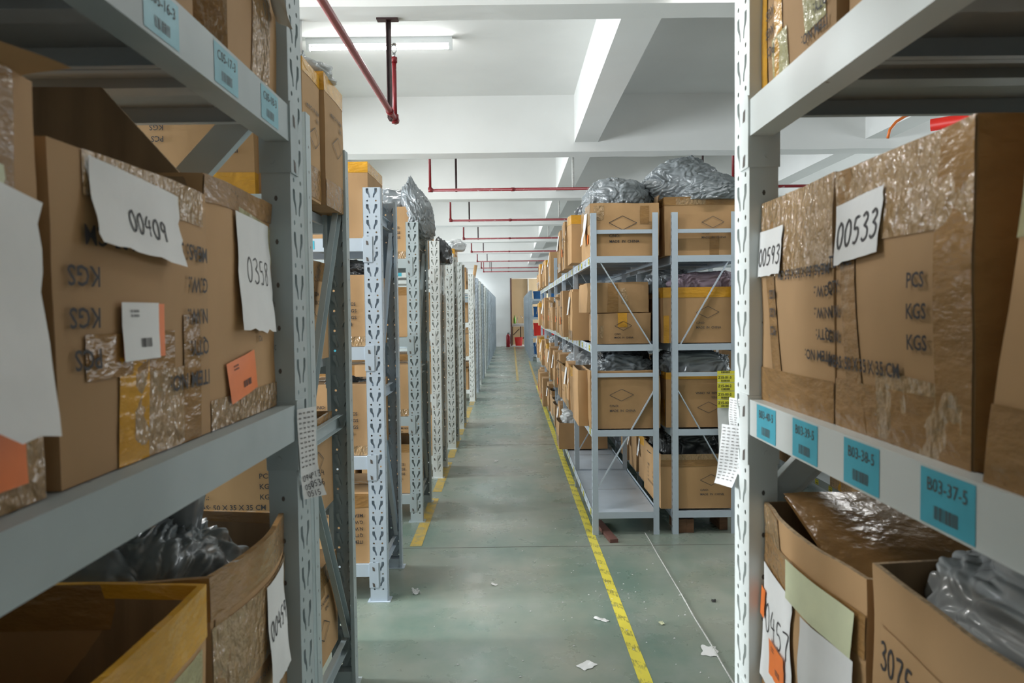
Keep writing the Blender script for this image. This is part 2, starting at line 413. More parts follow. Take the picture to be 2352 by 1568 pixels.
def make_deform(w, d, h, bulge, wob, lean, seed, open_top):
    r = random.Random(seed); sd = Vector((r.uniform(0, 90), r.uniform(0, 90), r.uniform(0, 90)))
    def fn(p):
        z = max(0.0, min(1.0, p.z / h)); kz = math.sin(PI * z * (0.62 if open_top else 1.0))
        cx = math.cos(PI / 2 * max(-1, min(1, p.y / (d / 2)))); cy = math.cos(PI / 2 * max(-1, min(1, p.x / (w / 2))))
        q = Vector(p)
        q.x += bulge * p.x / (w / 2) * cx * kz; q.y += bulge * p.y / (d / 2) * cy * kz
        if wob:
            nv = nvec(p * 5.0 + sd) * wob + nvec(p * 14.0 + sd) * wob * 0.35
            q += Vector((nv.x, nv.y, nv.z * 0.6 * z)) * (0.3 + 0.7 * z)
        q.x += lean[0] * p.z; q.y += lean[1] * p.z
        if q.z < 0: q.z = 0
        return q
    return fn

def paper_geo(mb, pl, u, v, w, h, curl=0.02, off=0.004, mi=0, tilt=0.0, seed=0, ragged=True):
    """(u,v) top-left corner; hangs down"""
    r = random.Random(seed); q = pl.rot(u, v, tilt); nu, nv = 8, 10
    sd = Vector((seed * 3.1, 1, 2))
    def fn(a, b):
        e = 0.0
        if ragged and (b > 0.97 or a > 0.97): e = noise.noise(Vector((a * 6, b * 6, seed))) * 0.06
        o = off + curl * (b ** 2) + curl * 0.5 * abs(noise.noise(Vector((a * 2, b * 2, 0)) + sd)) * (0.2 + b)
        return q(a * w * (1 + e), -b * h * (1 + e), o)
    mb.grid(fn, nu, nv, mi, True)
    return lambda x, y, o=0.0: fn(min(max(x / w, -0.2), 1.2), -y / h) + q.n * o

def carton(label, loc, size, rotz=0.0, top='closed', tapes=(), prints=(), papers=(), bulge=0.006, wob=0.003, lean=(0, 0), seed=0,
           detail=8, group=None, flaps=(), ptext=0.014, name='cardboard_carton', ink='ink_soft', sx=1.0):
    w, d, h = size; n = detail; t = 0.006
    op = top != 'closed'
    fn = make_deform(w, d, h, bulge, wob, lean, seed, op)
    root = thing(name, label, 'box', loc, rotz, group)
    mb = MB()
    for f in ('front', 'back', 'left', 'right'):
        pl, fw = face_plane(f, w, d)
        mb.grid(lambda a, b: pl(a, b, 0), n, n, 0, True, -fw / 2, fw / 2, 0, h)
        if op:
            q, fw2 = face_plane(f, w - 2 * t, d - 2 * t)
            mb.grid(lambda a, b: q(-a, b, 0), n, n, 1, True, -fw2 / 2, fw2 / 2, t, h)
            def rim(a, b):
                return (pl(a, h) * (1 - b) + q(a * fw2 / fw, h) * b)
            mb.grid(rim, n, 1, 2, False, -fw / 2, fw / 2, 0, 1)
    mb.grid(lambda a, b: Vector((a, -b, 0)), 2, 2, 0, False, -w / 2, w / 2, -d / 2, d / 2)
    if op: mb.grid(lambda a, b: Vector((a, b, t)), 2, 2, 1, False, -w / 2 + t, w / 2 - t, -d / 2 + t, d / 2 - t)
    else:
        mb.grid(lambda a, b: Vector((a, b, h - 0.002 * math.exp(-(b / 0.006) ** 2))), n, n, 0, False, -w / 2, w / 2, -d / 2, d / 2)
    mb.warp(fn); body = mb.obj('carton_body', ['kraft', 'kraft_in', 'kraft_edge'], root)
    for (f, u0, u1, hh, ang) in flaps:      # flap hinged on the top edge of a face, opened by ang (0 = upright, + outwards)
        mb = MB(); pl, fw = face_plane(f, w, d)
        def flp(a, b, o=0.0):
            p = pl(a, h); up = Vector((0, 0, 1)); r = noise.noise(Vector((a * 9, seed, 3)))
            L = hh * (1 + 0.12 * r) * b
            return p + up * L * math.cos(ang) + pl.n * (L * math.sin(ang) + 0.02 * b * b * r + o)
        mb.grid(lambda a, b: flp(a, b), 8, 5, 0, True, u0 * fw / 2, u1 * fw / 2, 0, 1)
        mb.grid(lambda a, b: flp(-a, b, -0.005), 8, 5, 1, True, -u1 * fw / 2, -u0 * fw / 2, 0, 1)
        mb.grid(lambda a, b: flp(a, 1, -0.005 * b), 8, 1, 2, False, u0 * fw / 2, u1 * fw / 2, 0, 1)
        mb.warp(lambda p: p + (fn(Vector((p.x, p.y, min(p.z, h)))) - Vector((p.x, p.y, min(p.z, h)))))
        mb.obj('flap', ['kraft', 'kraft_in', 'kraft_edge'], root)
    bycol = {}
    for tp in tapes:
        bycol.setdefault(tp[0], []).append(tp)
    for k, lst in bycol.items():
        for tp in lst:
            mb = MB()
            if tp[1] == 'ring':      # (col,'ring',v0,v1)
                for f in ('front', 'back', 'left', 'right'):
                    pl, fw = face_plane(f, w, d)
                    mb.grid(lambda a, b: pl(a, b, 0.0012 + 0.0006 * noise.noise(Vector((a * 20, b * 20, 1)))), n, 4, 0, True, -fw / 2 - 0.001, fw / 2 + 0.001, tp[2] * h, tp[3] * h)
            elif tp[1] == 'top':
                mb.grid(lambda a, b: Vector((a, b, h + 0.0015)), n, 2, 0, True, -w / 2, w / 2, -0.03, 0.03)
                for f in ('left', 'right'):
                    pl, fw = face_plane(f, w, d)
                    mb.grid(lambda a, b: pl(a, b, 0.0015), 2, 4, 0, True, -0.03, 0.03, h * 0.72, h + 0.0015)
            elif tp[1] == 'rim':     # folded over the open rim
                for f in ('front', 'back', 'left', 'right'):
                    pl, fw = face_plane(f, w, d)
                    mb.grid(lambda a, b: pl(a, b, 0.0014), n, 3, 0, True, -fw / 2 - 0.001, fw / 2 + 0.001, tp[2] * h, h + 0.002)
                    mb.grid(lambda a, b: pl(-a, b, -t - 0.0014), n, 2, 0, True, -fw / 2, fw / 2, h * 0.95, h + 0.002)
                    mb.grid(lambda a, b: pl(a, h + 0.002, 0.0014 - b * (t + 0.0028)), n, 1, 0, True, -fw / 2, fw / 2, 0, 1)
            else:                    # (col,face,u0,u1,v0,v1[,tilt])
                pl, fw = face_plane(tp[1], w, d)
                uc, vc = (tp[2] + tp[3]) / 4 * fw, (tp[4] + tp[5]) / 2 * h
                q = pl.rot(uc, vc, tp[6] if len(tp) > 6 else 0.0)
                hu, hv = (tp[3] - tp[2]) / 4 * fw, (tp[5] - tp[4]) / 2 * h
                mb.grid(lambda a, b: q(a, b, 0.0018 + 0.001 * noise.noise(Vector((a * 40, b * 30, seed)))), 8, 8, 0, True, -hu, hu, -hv, hv)
            mb.warp(fn); mb.obj('packing_tape', [k], root)
    if prints:
        for pr in prints:            # (face, kind, du, dv, scale, flip)
            mb = MB()
            pl, fw = face_plane(pr[0], w, d)
            print_on(mb, pl, pr[1], fw, h, pr[4], pr[5], pr[2] * fw / 2, pr[3] * h, 0.0037, ptext, sx)
            mb.warp(fn); mb.obj('printed_lettering', [ink], root)
    for i, pp in enumerate(papers):  # dict
        mb = MB(); pl, fw = face_plane(pp['f'], w, d)
        q = paper_geo(mb, pl, pp['u'], pp['v'], pp['w'], pp['h'], pp.get('curl', 0.01), pp.get('off', 0.004), 0, pp.get('tilt', 0), seed + i, pp.get('ragged', True))
        cr = pp.get('curl', 0.01)
        if 'hand' in pp:
            th = pp.get('th', 0.07)
            put2(mb, q, hand_geo(pp['hand'], th), pp['hu'], -pp['hv'], pp['hs'], 1, 0.0008)
        if pp.get('bar'):
            ww, hh = pp['w'], pp['h']
            barcode(mb, q, ww * 0.45, -hh * 0.78, ww * 0.3, hh * 0.16, 1, 0.0008, 14, seed)
            for a in (0.12, 0.2):
                put_text(mb, q, '00 000000', ww * 0.2, -hh * (a + 0.05), hh * 0.045, 1, 0.0008, 0.02)
        mb.warp(fn); mb.obj(pp.get('name', 'paper_note'), [pp.get('mat', 'paper'), 'ink'], root)
    return root
_C0 = carton
def carton(label, loc, size, rotz=0.0, **k):
    return _C0(label, loc, size, rotz, **k)

def put_copy(src, label, loc, rotz=0.0, group=None, cat=None):
    c = copy_tree(src); c.location = loc; c.rotation_euler = (0, 0, rotz); c['label'] = label
    if group: c['group'] = group
    return c

# ------------------------------------------------------------------ bags
_ico = {}
def ico(sub):
    if sub in _ico: return _ico[sub]
    t = (1 + 5 ** .5) / 2
    V = [Vector(v).normalized() for v in [(-1, t, 0), (1, t, 0), (-1, -t, 0), (1, -t, 0), (0, -1, t), (0, 1, t), (0, -1, -t), (0, 1, -t), (t, 0, -1), (t, 0, 1), (-t, 0, -1), (-t, 0, 1)]]
    F = [(0, 11, 5), (0, 5, 1), (0, 1, 7), (0, 7, 10), (0, 10, 11), (1, 5, 9), (5, 11, 4), (11, 10, 2), (10, 7, 6), (7, 1, 8), (3, 9, 4), (3, 4, 2), (3, 2, 6), (3, 6, 8), (3, 8, 9), (4, 9, 5), (2, 4, 11), (6, 2, 10), (8, 6, 7), (9, 8, 1)]
    for _ in range(sub):
        mid = {}; NF = []
        def m(a, b):
            k = (min(a, b), max(a, b))
            if k not in mid: mid[k] = len(V); V.append(((V[a] + V[b]) / 2).normalized())
            return mid[k]
        for a, b, c in F:
            x, y, z = m(a, b), m(b, c), m(c, a); NF += [(a, x, z), (b, y, x), (c, z, y), (x, y, z)]
        F = NF
    _ico[sub] = (V, F); return V, F

def bag_mesh(name, size, seed, material, sub=5, lump=0.28, crease=0.09, flat=0.35, pole=(0.3, 0.2, 1.0), tail=0.0, shear=0.0, boxy=1.0):
    V, F = ico(sub); sx, sy, sz = size; sd = Vector((seed * 7.3, seed * 3.7, seed * 1.9)); P = Vector(pole).normalized(); out = []
    A = P.cross(Vector((0.3, 1, 0.2))).normalized(); B = P.cross(A)
    for v in V:
        l = noise.noise(v * 1.2 + sd) * lump + noise.noise(v * 2.4 + sd) * lump * 0.45
        th = math.atan2(v.dot(A), v.dot(B)); lat = math.acos(max(-1, min(1, v.dot(P))))
        k = 3.0 + 1.6 / (0.5 + lat)
        rad = abs(noise.noise(Vector((math.cos(th) * k, math.sin(th) * k, lat * 0.9)) + sd + nvec(v * 2.2) * 0.5))    # folds that gather at the knot
        w = v + nvec(v * 2.3 + sd) * 0.35
        b1 = abs(noise.noise(w * 3.4 + sd)); q = A * w.dot(A) * 9 + B * w.dot(B) * 7 + P * w.dot(P) * 2.2; b2 = abs(noise.noise(q + sd)); b3 = abs(noise.noise(q * 2.3 + sd * 2))
        r = 1 + l + crease * (0.9 * rad * (0.3 + 1.2 * math.exp(-lat * 1.3)) + 0.9 * b1 + 0.42 * b2 + 0.10 * b3) - crease
        if tail: r += tail * math.exp(-(lat / 0.22) ** 2)
        p = Vector([math.copysign(abs(c) ** boxy, c) for c in v]) * r if boxy != 1.0 else v * r
        z = p.z
        if z < -flat: z = -flat + (z + flat) * 0.12
        out.append((p.x * sx / 2, p.y * sy / 2, (z + flat) * sz / (1 + flat)))
    lo = [min(o[i] for o in out) for i in range(3)]; hi = [max(o[i] for o in out) for i in range(3)]
    def nm(o):      # scaled to the asked size, standing on z = 0
        z = (o[2] - lo[2]) / (hi[2] - lo[2]) * sz
        return (((o[0] - lo[0]) / (hi[0] - lo[0]) - 0.5) * sx - shear * z, ((o[1] - lo[1]) / (hi[1] - lo[1]) - 0.5) * sy, z)
    mb = MB(); mb.add([nm(o) for o in out], F, 0, True)
    return mb.mesh(name, [material])
def bag(label, loc, size, seed, material='bag', rotz=0.0, group=None, name='plastic_bag', **k):
    return tag(link(name, bag_mesh(name, size, seed, material, **k), None, loc, rotz), label, 'bag', group)

# ------------------------------------------------------------------ heavy racks (perforated posts)
PITCH = 0.075
def slot_cell():
    hw = 0.042; hp = PITCH / 2
    outer = [(-hw, -hp), (hw, -hp), (hw, hp), (-hw, hp)]
    L = [(-0.0270, 0.030), (-0.0255, 0.033), (-0.016, 0.033), (-0.0145, 0.031), (-0.0135, 0.016), (-0.008, 0.004), (-0.0065, -0.009), (-0.009, -0.012), (-0.0125, -0.011), (-0.0155, 0.002), (-0.0240, 0.011), (-0.0268, 0.017)]
    R = [(-x, y) for x, y in reversed(L)]
    def circ(cx, cy, r, n=8): return [(cx + r * math.cos(-2 * PI * i / n), cy + r * math.sin(-2 * PI * i / n)) for i in range(n)]
    holes = [L, R, circ(-0.0205, -0.026, 0.0046), circ(0.0205, -0.026, 0.0046)]
    loops = [[Vector((x, y, 0)) for x, y in lp] for lp in [outer] + holes]
    tris = tessellate_polygon(loops)
    flat = [p for lp in [outer] + holes for p in lp]
    return flat, tris, holes
CELL = slot_cell()
def post_mesh(mat_, H=2.0, full=True, D=0.05):
    """post with its slotted face on local y=0 facing -y, x from -0.042 to 0.042, open to +y"""
    mb = MB(); t = 0.002; W = 0.042
    if full:
        flat, tris, holes = CELL; nc = int(H / PITCH); z0 = H - nc * PITCH
        if z0 > 1e-4: mb.box(-W, W, 0, t, 0, z0)
        for c in range(nc):
            zc = z0 + (c + 0.5) * PITCH
            for yy in (0.0, t):
                V = [(x, yy, zc + z) for x, z in flat]
                T = []
                for a, b, cc in tris:
                    (x1, z1), (x2, z2), (x3, z3) = flat[a], flat[b], flat[cc]
                    s = (x2 - x1) * (z3 - z1) - (x3 - x1) * (z2 - z1)      # >0 : normal -y
                    ok = (s > 0) == (yy == 0.0)
                    T.append((a, b, cc) if ok else (a, cc, b))
                mb.add(V, T)
            for hi, hl in enumerate(holes):
                dd = 0.015 if hi < 2 else t
                n = len(hl); V = [(x, 0, zc + z) for x, z in hl] + [(x, dd, zc + z) for x, z in hl]
                mb.add(V, [(i, (i + 1) % n, n + (i + 1) % n, n + i) for i in range(n)] + ([tuple(n + i for i in range(n))] if hi < 2 else []))
    else:
        mb.box(-W, W, 0, t, 0, H)
        for c in range(int(H / PITCH)):
            zc = (c + 0.6) * PITCH
            for s in (-1, 1):
                mb.add([(s * 0.026, -0.0006, zc + 0.03), (s * 0.014, -0.0006, zc + 0.03), (s * 0.008, -0.0006, zc - 0.008), (s * 0.013, -0.0006, zc - 0.01)], [(0, 1, 2, 3)], 1)
    for s in (-1, 1):
        # rounded corner, side, lip
        prof = [(s * W, 0.0), (s * (W + 0.0), D), (s * (W - 0.014), D), (s * (W - 0.014), D - t), (s * (W - t), D - t), (s * (W - t), 0.0)]
        V = [(x, y, 0) for x, y in prof] + [(x, y, H) for x, y in prof]; n = len(prof)
        F = [(i, (i + 1) % n, n + (i + 1) % n, n + i) for i in range(n)] + [tuple(range(n)), tuple(n + i for i in reversed(range(n)))]
        mb.add(V, F)
        if full:
            # row of small holes along the side
            for c in range(int(H / PITCH)):
                zc = (c + 0.35) * PITCH
                mb.add([(s * (W + 0.0004), D * 0.5 + 0.003 * math.cos(k * PI / 3), zc + 0.005 * math.sin(k * PI / 3)) for k in range(6)], [tuple(range(6))], 1)
    return mb.mesh('post', [mat_, 'ink_soft'])

def channel(mb, p0, p1, w=0.034, dp=0.02, t=0.002, up=(1, 0, 0), mi=0):
    prof = [(-w / 2, 0), (w / 2, 0), (w / 2, dp), (w / 2 - t, dp), (w / 2 - t, t), (-w / 2 + t, t), (-w / 2 + t, dp), (-w / 2, dp)]
    mb.extrude(prof, p0, p1, up, mi)

LEVELS = [0.185, 0.71, 1.24, 1.76]
_pm = {}
def heavy_rack(label, loc, rotz, paint, L=2.0, D=0.55, full=True, levels=LEVELS, stickers=None, group=None, brace_z=None, decks=True, bh=0.062, flip=False):
    """local: slotted front posts face -y at y=0, bays run from x=0 back to x=-L"""
    root = thing('storage_rack', label, 'rack', loc, rotz, group)
    key = (paint, full)
    if key not in _pm: _pm[key] = post_mesh(M[paint], 2.0, full)
    pm = _pm[key]
    fk = ('foot', paint)
    if fk not in _pm:
        mb = MB(); mb.box(-0.055, 0.055, -0.012, 0.062, 0, 0.003); mb.box(-0.0425, 0.0425, 0.004, 0.045, 0.003, 0.05); _pm[fk] = mb.mesh('foot_plate', [paint])
    for xc in (-0.042, -L + 0.042):
        p = link('upright_post', pm, root, (xc, 0, 0)); link('foot_plate', _pm[fk], p)
        p = link('upright_post', pm, root, (xc, D, 0), PI); link('foot_plate', _pm[fk], p)
    bk = ('brace', paint, D, flip); ya, yb = (0.035, D - 0.035) if flip else (D - 0.035, 0.035)
    if bk not in _pm:
        mb = MB(); channel(mb, (0, 0.03, 0), (0, D - 0.03, 0), 0.05, 0.02, up=(1, 0, 0))
        a = mb.mesh('cross_brace', [paint])
        mb = MB(); channel(mb, (0.012, ya, 1.82), (0.012, yb, 1.05), 0.05, 0.02, up=(1, 0, 0)); b1 = mb.mesh('diagonal_brace', [paint])
        mb = MB(); channel(mb, (0.012, yb, 0.95), (0.012, ya, 0.20), 0.05, 0.02, up=(1, 0, 0)); b2 = mb.mesh('diagonal_brace', [paint])
        _pm[bk] = (a, b1, b2)
    for xc in (-0.05, -L + 0.05):
        for z in (0.15, 1.0, 1.87): link('cross_brace', _pm[bk][0], root, (xc, 0, z))
        link('diagonal_brace', _pm[bk][1], root, (xc, 0, 0)); link('diagonal_brace', _pm[bk][2], root, (xc, 0, 0))
    mk = ('beam', paint, L, bh)
    if mk not in _pm:
        mb = MB(); x0, x1 = -L + 0.084, -0.084
        # outer face, top with a step for the deck, underside
        prof = [(0, 0), (0, -bh), (0.040, -bh), (0.040, -0.018), (0.026, -0.018), (0.026, 0)]
        V = [(x0, y, z) for y, z in prof] + [(x1, y, z) for y, z in prof]; n = 6
        mb.add(V, [(i, (i + 1) % n, n + (i + 1) % n, n + i) for i in range(n)] + [tuple(range(n)), tuple(n + i for i in reversed(range(n)))])
        a = mb.mesh('shelf_beam', [paint])
        hp = []
        for s, xp in ((1, -0.084), (-1, -L + 0.084)):
            mb = MB()
            xa, xb = (xp, xp + 0.042) if s > 0 else (xp - 0.042, xp)
            mb.box(xa, xb, -0.0035, 0.0, -0.115, 0.008)
            mb.box(min(xp, xp - s * 0.003), max(xp, xp - s * 0.003), -0.0035, 0.052, -0.115, 0.006)
            for z in (-0.012, -0.09):
                mb.add([(xp + s * 0.012, -0.0042, z), (xp + s * 0.022, -0.0042, z - 0.004), (xp + s * 0.025, -0.0042, z - 0.022), (xp + s * 0.014, -0.0042, z - 0.02)], [(0, 1, 2, 3)], 1)
            mb.tube([(xp - s * 0.003, 0.03, -0.095), (xp - s * 0.006, 0.03, -0.095)], 0.005, 8)
            hp.append(mb.mesh('hook_plate', [paint, 'ink_soft']))
        _pm[mk] = (a, hp)
    for z in levels:
        b = link('shelf_beam', _pm[mk][0], root, (0, 0, z)); [link('hook_plate', q, b) for q in _pm[mk][1]]
        if stickers and z in stickers:
            for (xs, txt, col, hh) in stickers[z]:
                mb = MB(); pl = Plane2((xs, 0, 0), (1, 0, 0), (0, 0, 1)); w2 = hh * 0.80
                put_rect(mb, pl, -w2, w2, -bh / 2 - hh / 2, -bh / 2 + hh / 2, 0, 0.0006)
                if txt:
                    put_text(mb, pl, txt, 0, -bh / 2 + hh * 0.12, hh * 0.24, 1, 0.0011, 0.0, align='c', sx=0.95)
                    barcode(mb, pl, -w2 * 0.45, -bh / 2 - hh * 0.36, w2 * 0.9, hh * 0.24, 1, 0.0011, 20, len(txt))
                mb.obj('shelf_label', [col, 'ink_soft'], b)
        b = link('shelf_beam', _pm[mk][0], root, (-L, D, z), PI); [link('hook_plate', q, b) for q in _pm[mk][1]]
    if decks:
        dk = ('deck', L, D)
        if dk not in _pm:
            mb = MB(); n = max(1, round((L - 0.17) / 0.3)); wx = (L - 0.17) / n
            for i in range(n):
                xa = -L + 0.085 + i * wx + 0.001; xb = xa + wx - 0.002
                mb.box(xa, xb, 0.028, D - 0.028, -0.003, -0.0012)
                for xx in (xa, xb - 0.0015): mb.box(xx, xx + 0.0015, 0.028, D - 0.028, -0.030, -0.003)
                for xx, s in ((xa, 1), (xb, -1)): mb.box(min(xx, xx + s * 0.014), max(xx, xx + s * 0.014), 0.028, D - 0.028, -0.0315, -0.030)
                mb.box(xa + wx / 2 - 0.02, xa + wx / 2 + 0.02, 0.03, D - 0.03, -0.018, -0.0165)
                mb.box(xa + wx / 2 - 0.02, xa + wx / 2 - 0.0185, 0.03, D - 0.03, -0.0165, -0.003); mb.box(xa + wx / 2 + 0.0185, xa + wx / 2 + 0.02, 0.03, D - 0.03, -0.0165, -0.003)
            _pm[dk] = mb.mesh('shelf_deck', ['deck'])
        for z in levels: link('shelf_deck', _pm[dk], root, (0, 0, z))
    return root

# ------------------------------------------------------------------ room shell
X0, X1, Y0, Y1, HS = -5.2, 7.5, -3.0, 30.2, 3.66
mb = MB(); mb.box(X0 - 0.3, X1 + 0.3, Y0 - 0.3, Y1 + 4.0, -0.12, 0); structure(mb.obj('floor', ['floor']))
mb = MB(); mb.box(X0 - 0.3, X1 + 0.3, Y0 - 0.3, Y1 + 0.3, HS, HS + 0.15); structure(mb.obj('ceiling', ['ceil']))
BEAMY = [-2.75, 0.65, 4.10, 7.84, 11.0, 14.3, 17.7, 21.1, 24.5, 28.2]
def soft_box(mb, x0, x1, y0, y1, z0, z1):      # slightly uneven plaster edges
    def e(x, z, s): return 0.006 * noise.noise(Vector((x * 2.3, s, z)))
    n = 60
    for (ya, yb, za, zb, s) in ((y0, y0, z1, z0, 1), (y0, y1, z0, z0, 2), (y1, y1, z0, z1, 3)):
        def f(a, b):
            y = ya + (yb - ya) * b; z = za + (zb - za) * b
            if z <= z0 + 1e-6: z += e(a, 0, 7 if y == y0 else 8)
            return (a, y, z)
        mb.grid(f, n, 1, 0, False, x0, x1, 0, 1)
for i, y in enumerate(BEAMY):
    mb = MB(); w = 0.21 if i == 2 else 0.27
    soft_box(mb, X0, X1, y, y + w, 3.07, HS + 0.01); o = mb.obj('trim_%d' % (i + 1), ['ceil']); structure(o)
k = len(BEAMY)
for xa, xb in ((0.695, 0.94), (3.75, 4.0), (-2.75, -2.5)):
    k += 1; mb = MB(); mb.box(xa, xb, Y0, Y1, 3.17, HS + 0.005); structure(mb.obj('trim_%d' % k, ['ceil']))
# left wall with window openings
def wall_with_windows(name, x, thick, wins, z0, z1):
    mb = MB(); xa, xb = min(x, x + thick), max(x, x + thick)
    mb.box(xa, xb, Y0, Y1, 0, z0); mb.box(xa, xb, Y0, Y1, z1, HS)
    ys = [Y0] + [v for w in wins for v in w] + [Y1]
    for i in range(0, len(ys), 2): mb.box(xa, xb, ys[i], ys[i + 1], z0, z1)
    structure(mb.obj(name, ['wall']))
lw = [(1.35, 2.15)] + [(g - 0.36, g + 0.36) for g in GAPS]
wall_with_windows('wall_left', X0, -0.2, lw, 0.9, 2.75)
rw = [(y - 0.65, y + 0.65) for y in (3.0, 6.5, 10.0, 16.0, 22.0)]
wall_with_windows('wall_right', X1, 0.2, rw, 1.1, 2.85)
mb = MB(); mb.box(X0, X1, Y0 - 0.2, Y0, 0, HS); structure(mb.obj('wall_back', ['wall']))
n = 0
for side, ws, x, za, zb in (('l', lw, X0 - 0.12, 0.9, 2.75), ('r', rw, X1 + 0.12, 1.1, 2.85)):
    for (a, b) in ws:
        n += 1; mb = MB()
        for (ya, yb, z0, z1) in ((a, a + .03, za, zb), (b - .03, b, za, zb), (a, b, za, za + .03), (a, b, zb - .03, zb), ((a + b) / 2 - .012, (a + b) / 2 + .012, za, zb)):
            mb.box(x - 0.02, x + 0.02, ya, yb, z0, z1)
        structure(mb.obj('window_%d' % n, ['white_plastic']))
# far wall with the doorway recess
DX0, DX1, DH = 0.035, 2.4, 2.77
mb = MB(); mb.box(X0, DX0, Y1, Y1 + 0.2, 0, HS); mb.box(DX1, X1, Y1, Y1 + 0.2, 0, HS); mb.box(DX0, DX1, Y1, Y1 + 0.2, DH, HS)
structure(mb.obj('wall_far', ['wall']))
mb = MB(); mb.box(DX0 - 0.3, DX1 + 0.3, Y1 + 0.9, Y1 + 1.0, 0, DH + .2); mb.box(DX0 - 0.1, DX0, Y1 + .2, Y1 + 1.0, 0, DH + .2)
structure(mb.obj('wall_recess', ['tile']))
mb = MB(); mb.box(DX0, DX1, Y1 + .2, Y1 + 1, DH, DH + 0.1); structure(mb.obj('trim_40', ['ceil']))
mb = MB(); mb.box(DX0 - 0.03, DX0 + 0.03, Y1 - 0.02, Y1 + 0.22, 0, DH); structure(mb.obj('trim_41', ['wood_red']))
mb = MB(); mb.box(0.74, 0.78, Y1 + 0.84, Y1 + 0.9, 0.02, DH + 0.1); structure(mb.obj('trim_43', ['white_plastic']))
area('recess_fill', (2.3, Y1 + 0.45, 1.8), (0, math.radians(90), 0), 1.6, 0.5, 60, (0.95, 0.98, 1.0))  # added light that brightens the beige recess; no window stands here
mb = MB(); mb.box(-0.8, DX1, Y1 - 0.35, Y1 + 0.9, 0, 0.018); structure(mb.obj('trim_42', ['wall']))

# ------------------------------------------------------------------ floor markings
def strip(name, pts, w, m, label, cat, z=0.001):
    mb = MB()
    for (xa, ya), (xb, yb) in pts:
        nn = max(1, int((yb - ya) / 0.25)); r = random.Random(int(ya * 10))
        def f(a, b):
            x = xa + (xb - xa) * b; y = ya + (yb - ya) * b
            return (x + (a - 0.5) * w + 0.002 * noise.noise(Vector((a * 9, y * 6, 1))), y, z)
        mb.grid(f, 1, nn, 0, False)
    return tag(mb.obj(name, [m]), label, cat)
strip('floor_tape', [((0.497, 2.0), (0.484, 5.9)), ((0.484, 5.93), (0.482, 9.4)), ((0.483, 9.45), (0.49, 14.0))], 0.050, 'line_fresh',
      'yellow tape line on the green floor along the right shelving, hatched with black scuffs nearby', 'floor line')
strip('floor_tape', [((0.49, 14.1), (0.52, 21.0))], 0.046, 'line_worn', 'faint worn yellow line continuing far down the aisle on the right', 'floor line')
strip('floor_line', [((-0.585 - 0.004 * (k - 3), k * 1.345 + 0.36), (-0.59 - 0.004 * (k - 3), k * 1.345 + 1.5)) for k in range(3, 9)], 0.07, 'line_worn',
      'dashed worn yellow paint line on the floor at the ends of the left rack rows', 'floor line')
strip('floor_line', [((0.135, 15.0), (0.155, 29.5))], 0.05, 'line_worn', 'faint yellow line in the middle of the far aisle floor', 'floor line')
mb = MB()
for y in (4.36, 7.75, 11.2, 14.6, 18.0, 21.4, 24.8): mb.box(X0, X1, y - 0.0025, y + 0.0025, 0.0002, 0.0008)
tag(mb.obj('floor_joint', ['ink_soft']), 'thin dark slab joints running across the green floor', 'floor joint', None, 'structure')
mb = MB(); pts = []
for i in range(60):
    t = i / 59; pts.append((0.83 + (0.815 - 0.83) * t + 0.004 * noise.noise(Vector((t * 8, 0, 3))), 4.6 + (2.3 - 4.6) * t, 0.004))
mb.tube(pts, [0.0035 + 0.002 * abs(noise.noise(Vector((i * 1.3, 0, 0)))) for i in range(60)], 6); tag(mb.obj('rope', ['wire']), 'thin dirty white cord lying along the green floor right of the yellow line', 'cord')

# debris
def scrap(label, x, y, w, d, m='paper', seed=0, h=0.012, name='paper_scrap'):
    mb = MB(); r = random.Random(seed)
    def f(a, b):
        e = 1 + 0.35 * noise.noise(Vector((a * 3, b * 3, seed)))
        return ((a - 0.5) * w * e, (b - 0.5) * d * e, 0.002 + h * abs(noise.noise(Vector((a * 3.2, b * 3.2, seed * 2.0)))))
    mb.grid(f, 8, 8, 0, True); tag(mb.obj(name, [m], None, (x, y, 0), r.uniform(0, 3)), label, 'litter')
scrap('torn white paper piece at the bottom of the aisle floor left of the yellow line', 0.285, 2.87, 0.07, 0.05, seed=4, h=0.004)
scrap('crumpled clear plastic scrap on the floor beside the foot of the pale perforated rack post', -0.49, 3.66, 0.06, 0.035, 'bag_pale', 5, 0.03, 'plastic_scrap')
scrap('small white scrap in the middle of the shadowed aisle floor', -0.1, 3.75, 0.035, 0.02, 'paper', 6)
scrap('curled white thread scrap just left of the yellow tape line', 0.395, 3.3, 0.02, 0.07, 'paper', 7, 0.02)
scrap('whitish scuffed patch of paper right of the cord', 0.80, 2.98, 0.09, 0.06, 'paper', 9, 0.002)
scrap('yellowish chip on the green floor right of the tape', 0.66, 3.25, 0.03, 0.02, 'paper_old', 10)
scrap('dark crumb on the floor near the right perforated post', 0.96, 3.5, 0.03, 0.02, 'black', 11)
scrap('pale chip on the floor far down beside the left line', -0.15, 6.9, 0.05, 0.03, 'paper', 12)
mb = MB(); r = random.Random(3)
for i in range(150):
    x = r.uniform(-0.4, 1.0) if i % 3 else r.gauss(0.55, 0.2); y = r.uniform(2.7, 5.5) if i % 3 else r.gauss(3.4, 0.4); s = r.uniform(0.0015, 0.005)
    mb.add([(x - s, y - s, 0.0015), (x + s, y - s * .6, 0.0015), (x + s * .8, y + s, 0.0015), (x - s * .5, y + s * 1.1, 0.0015), (x, y, 0.003 + s * .4)], [(0, 1, 4), (1, 2, 4), (2, 3, 4), (3, 0, 4)], 0)
tag(mb.obj('floor_crumbs', ['paper']), 'tiny white crumbs and dust specks scattered over the green floor', 'litter', None, 'stuff')

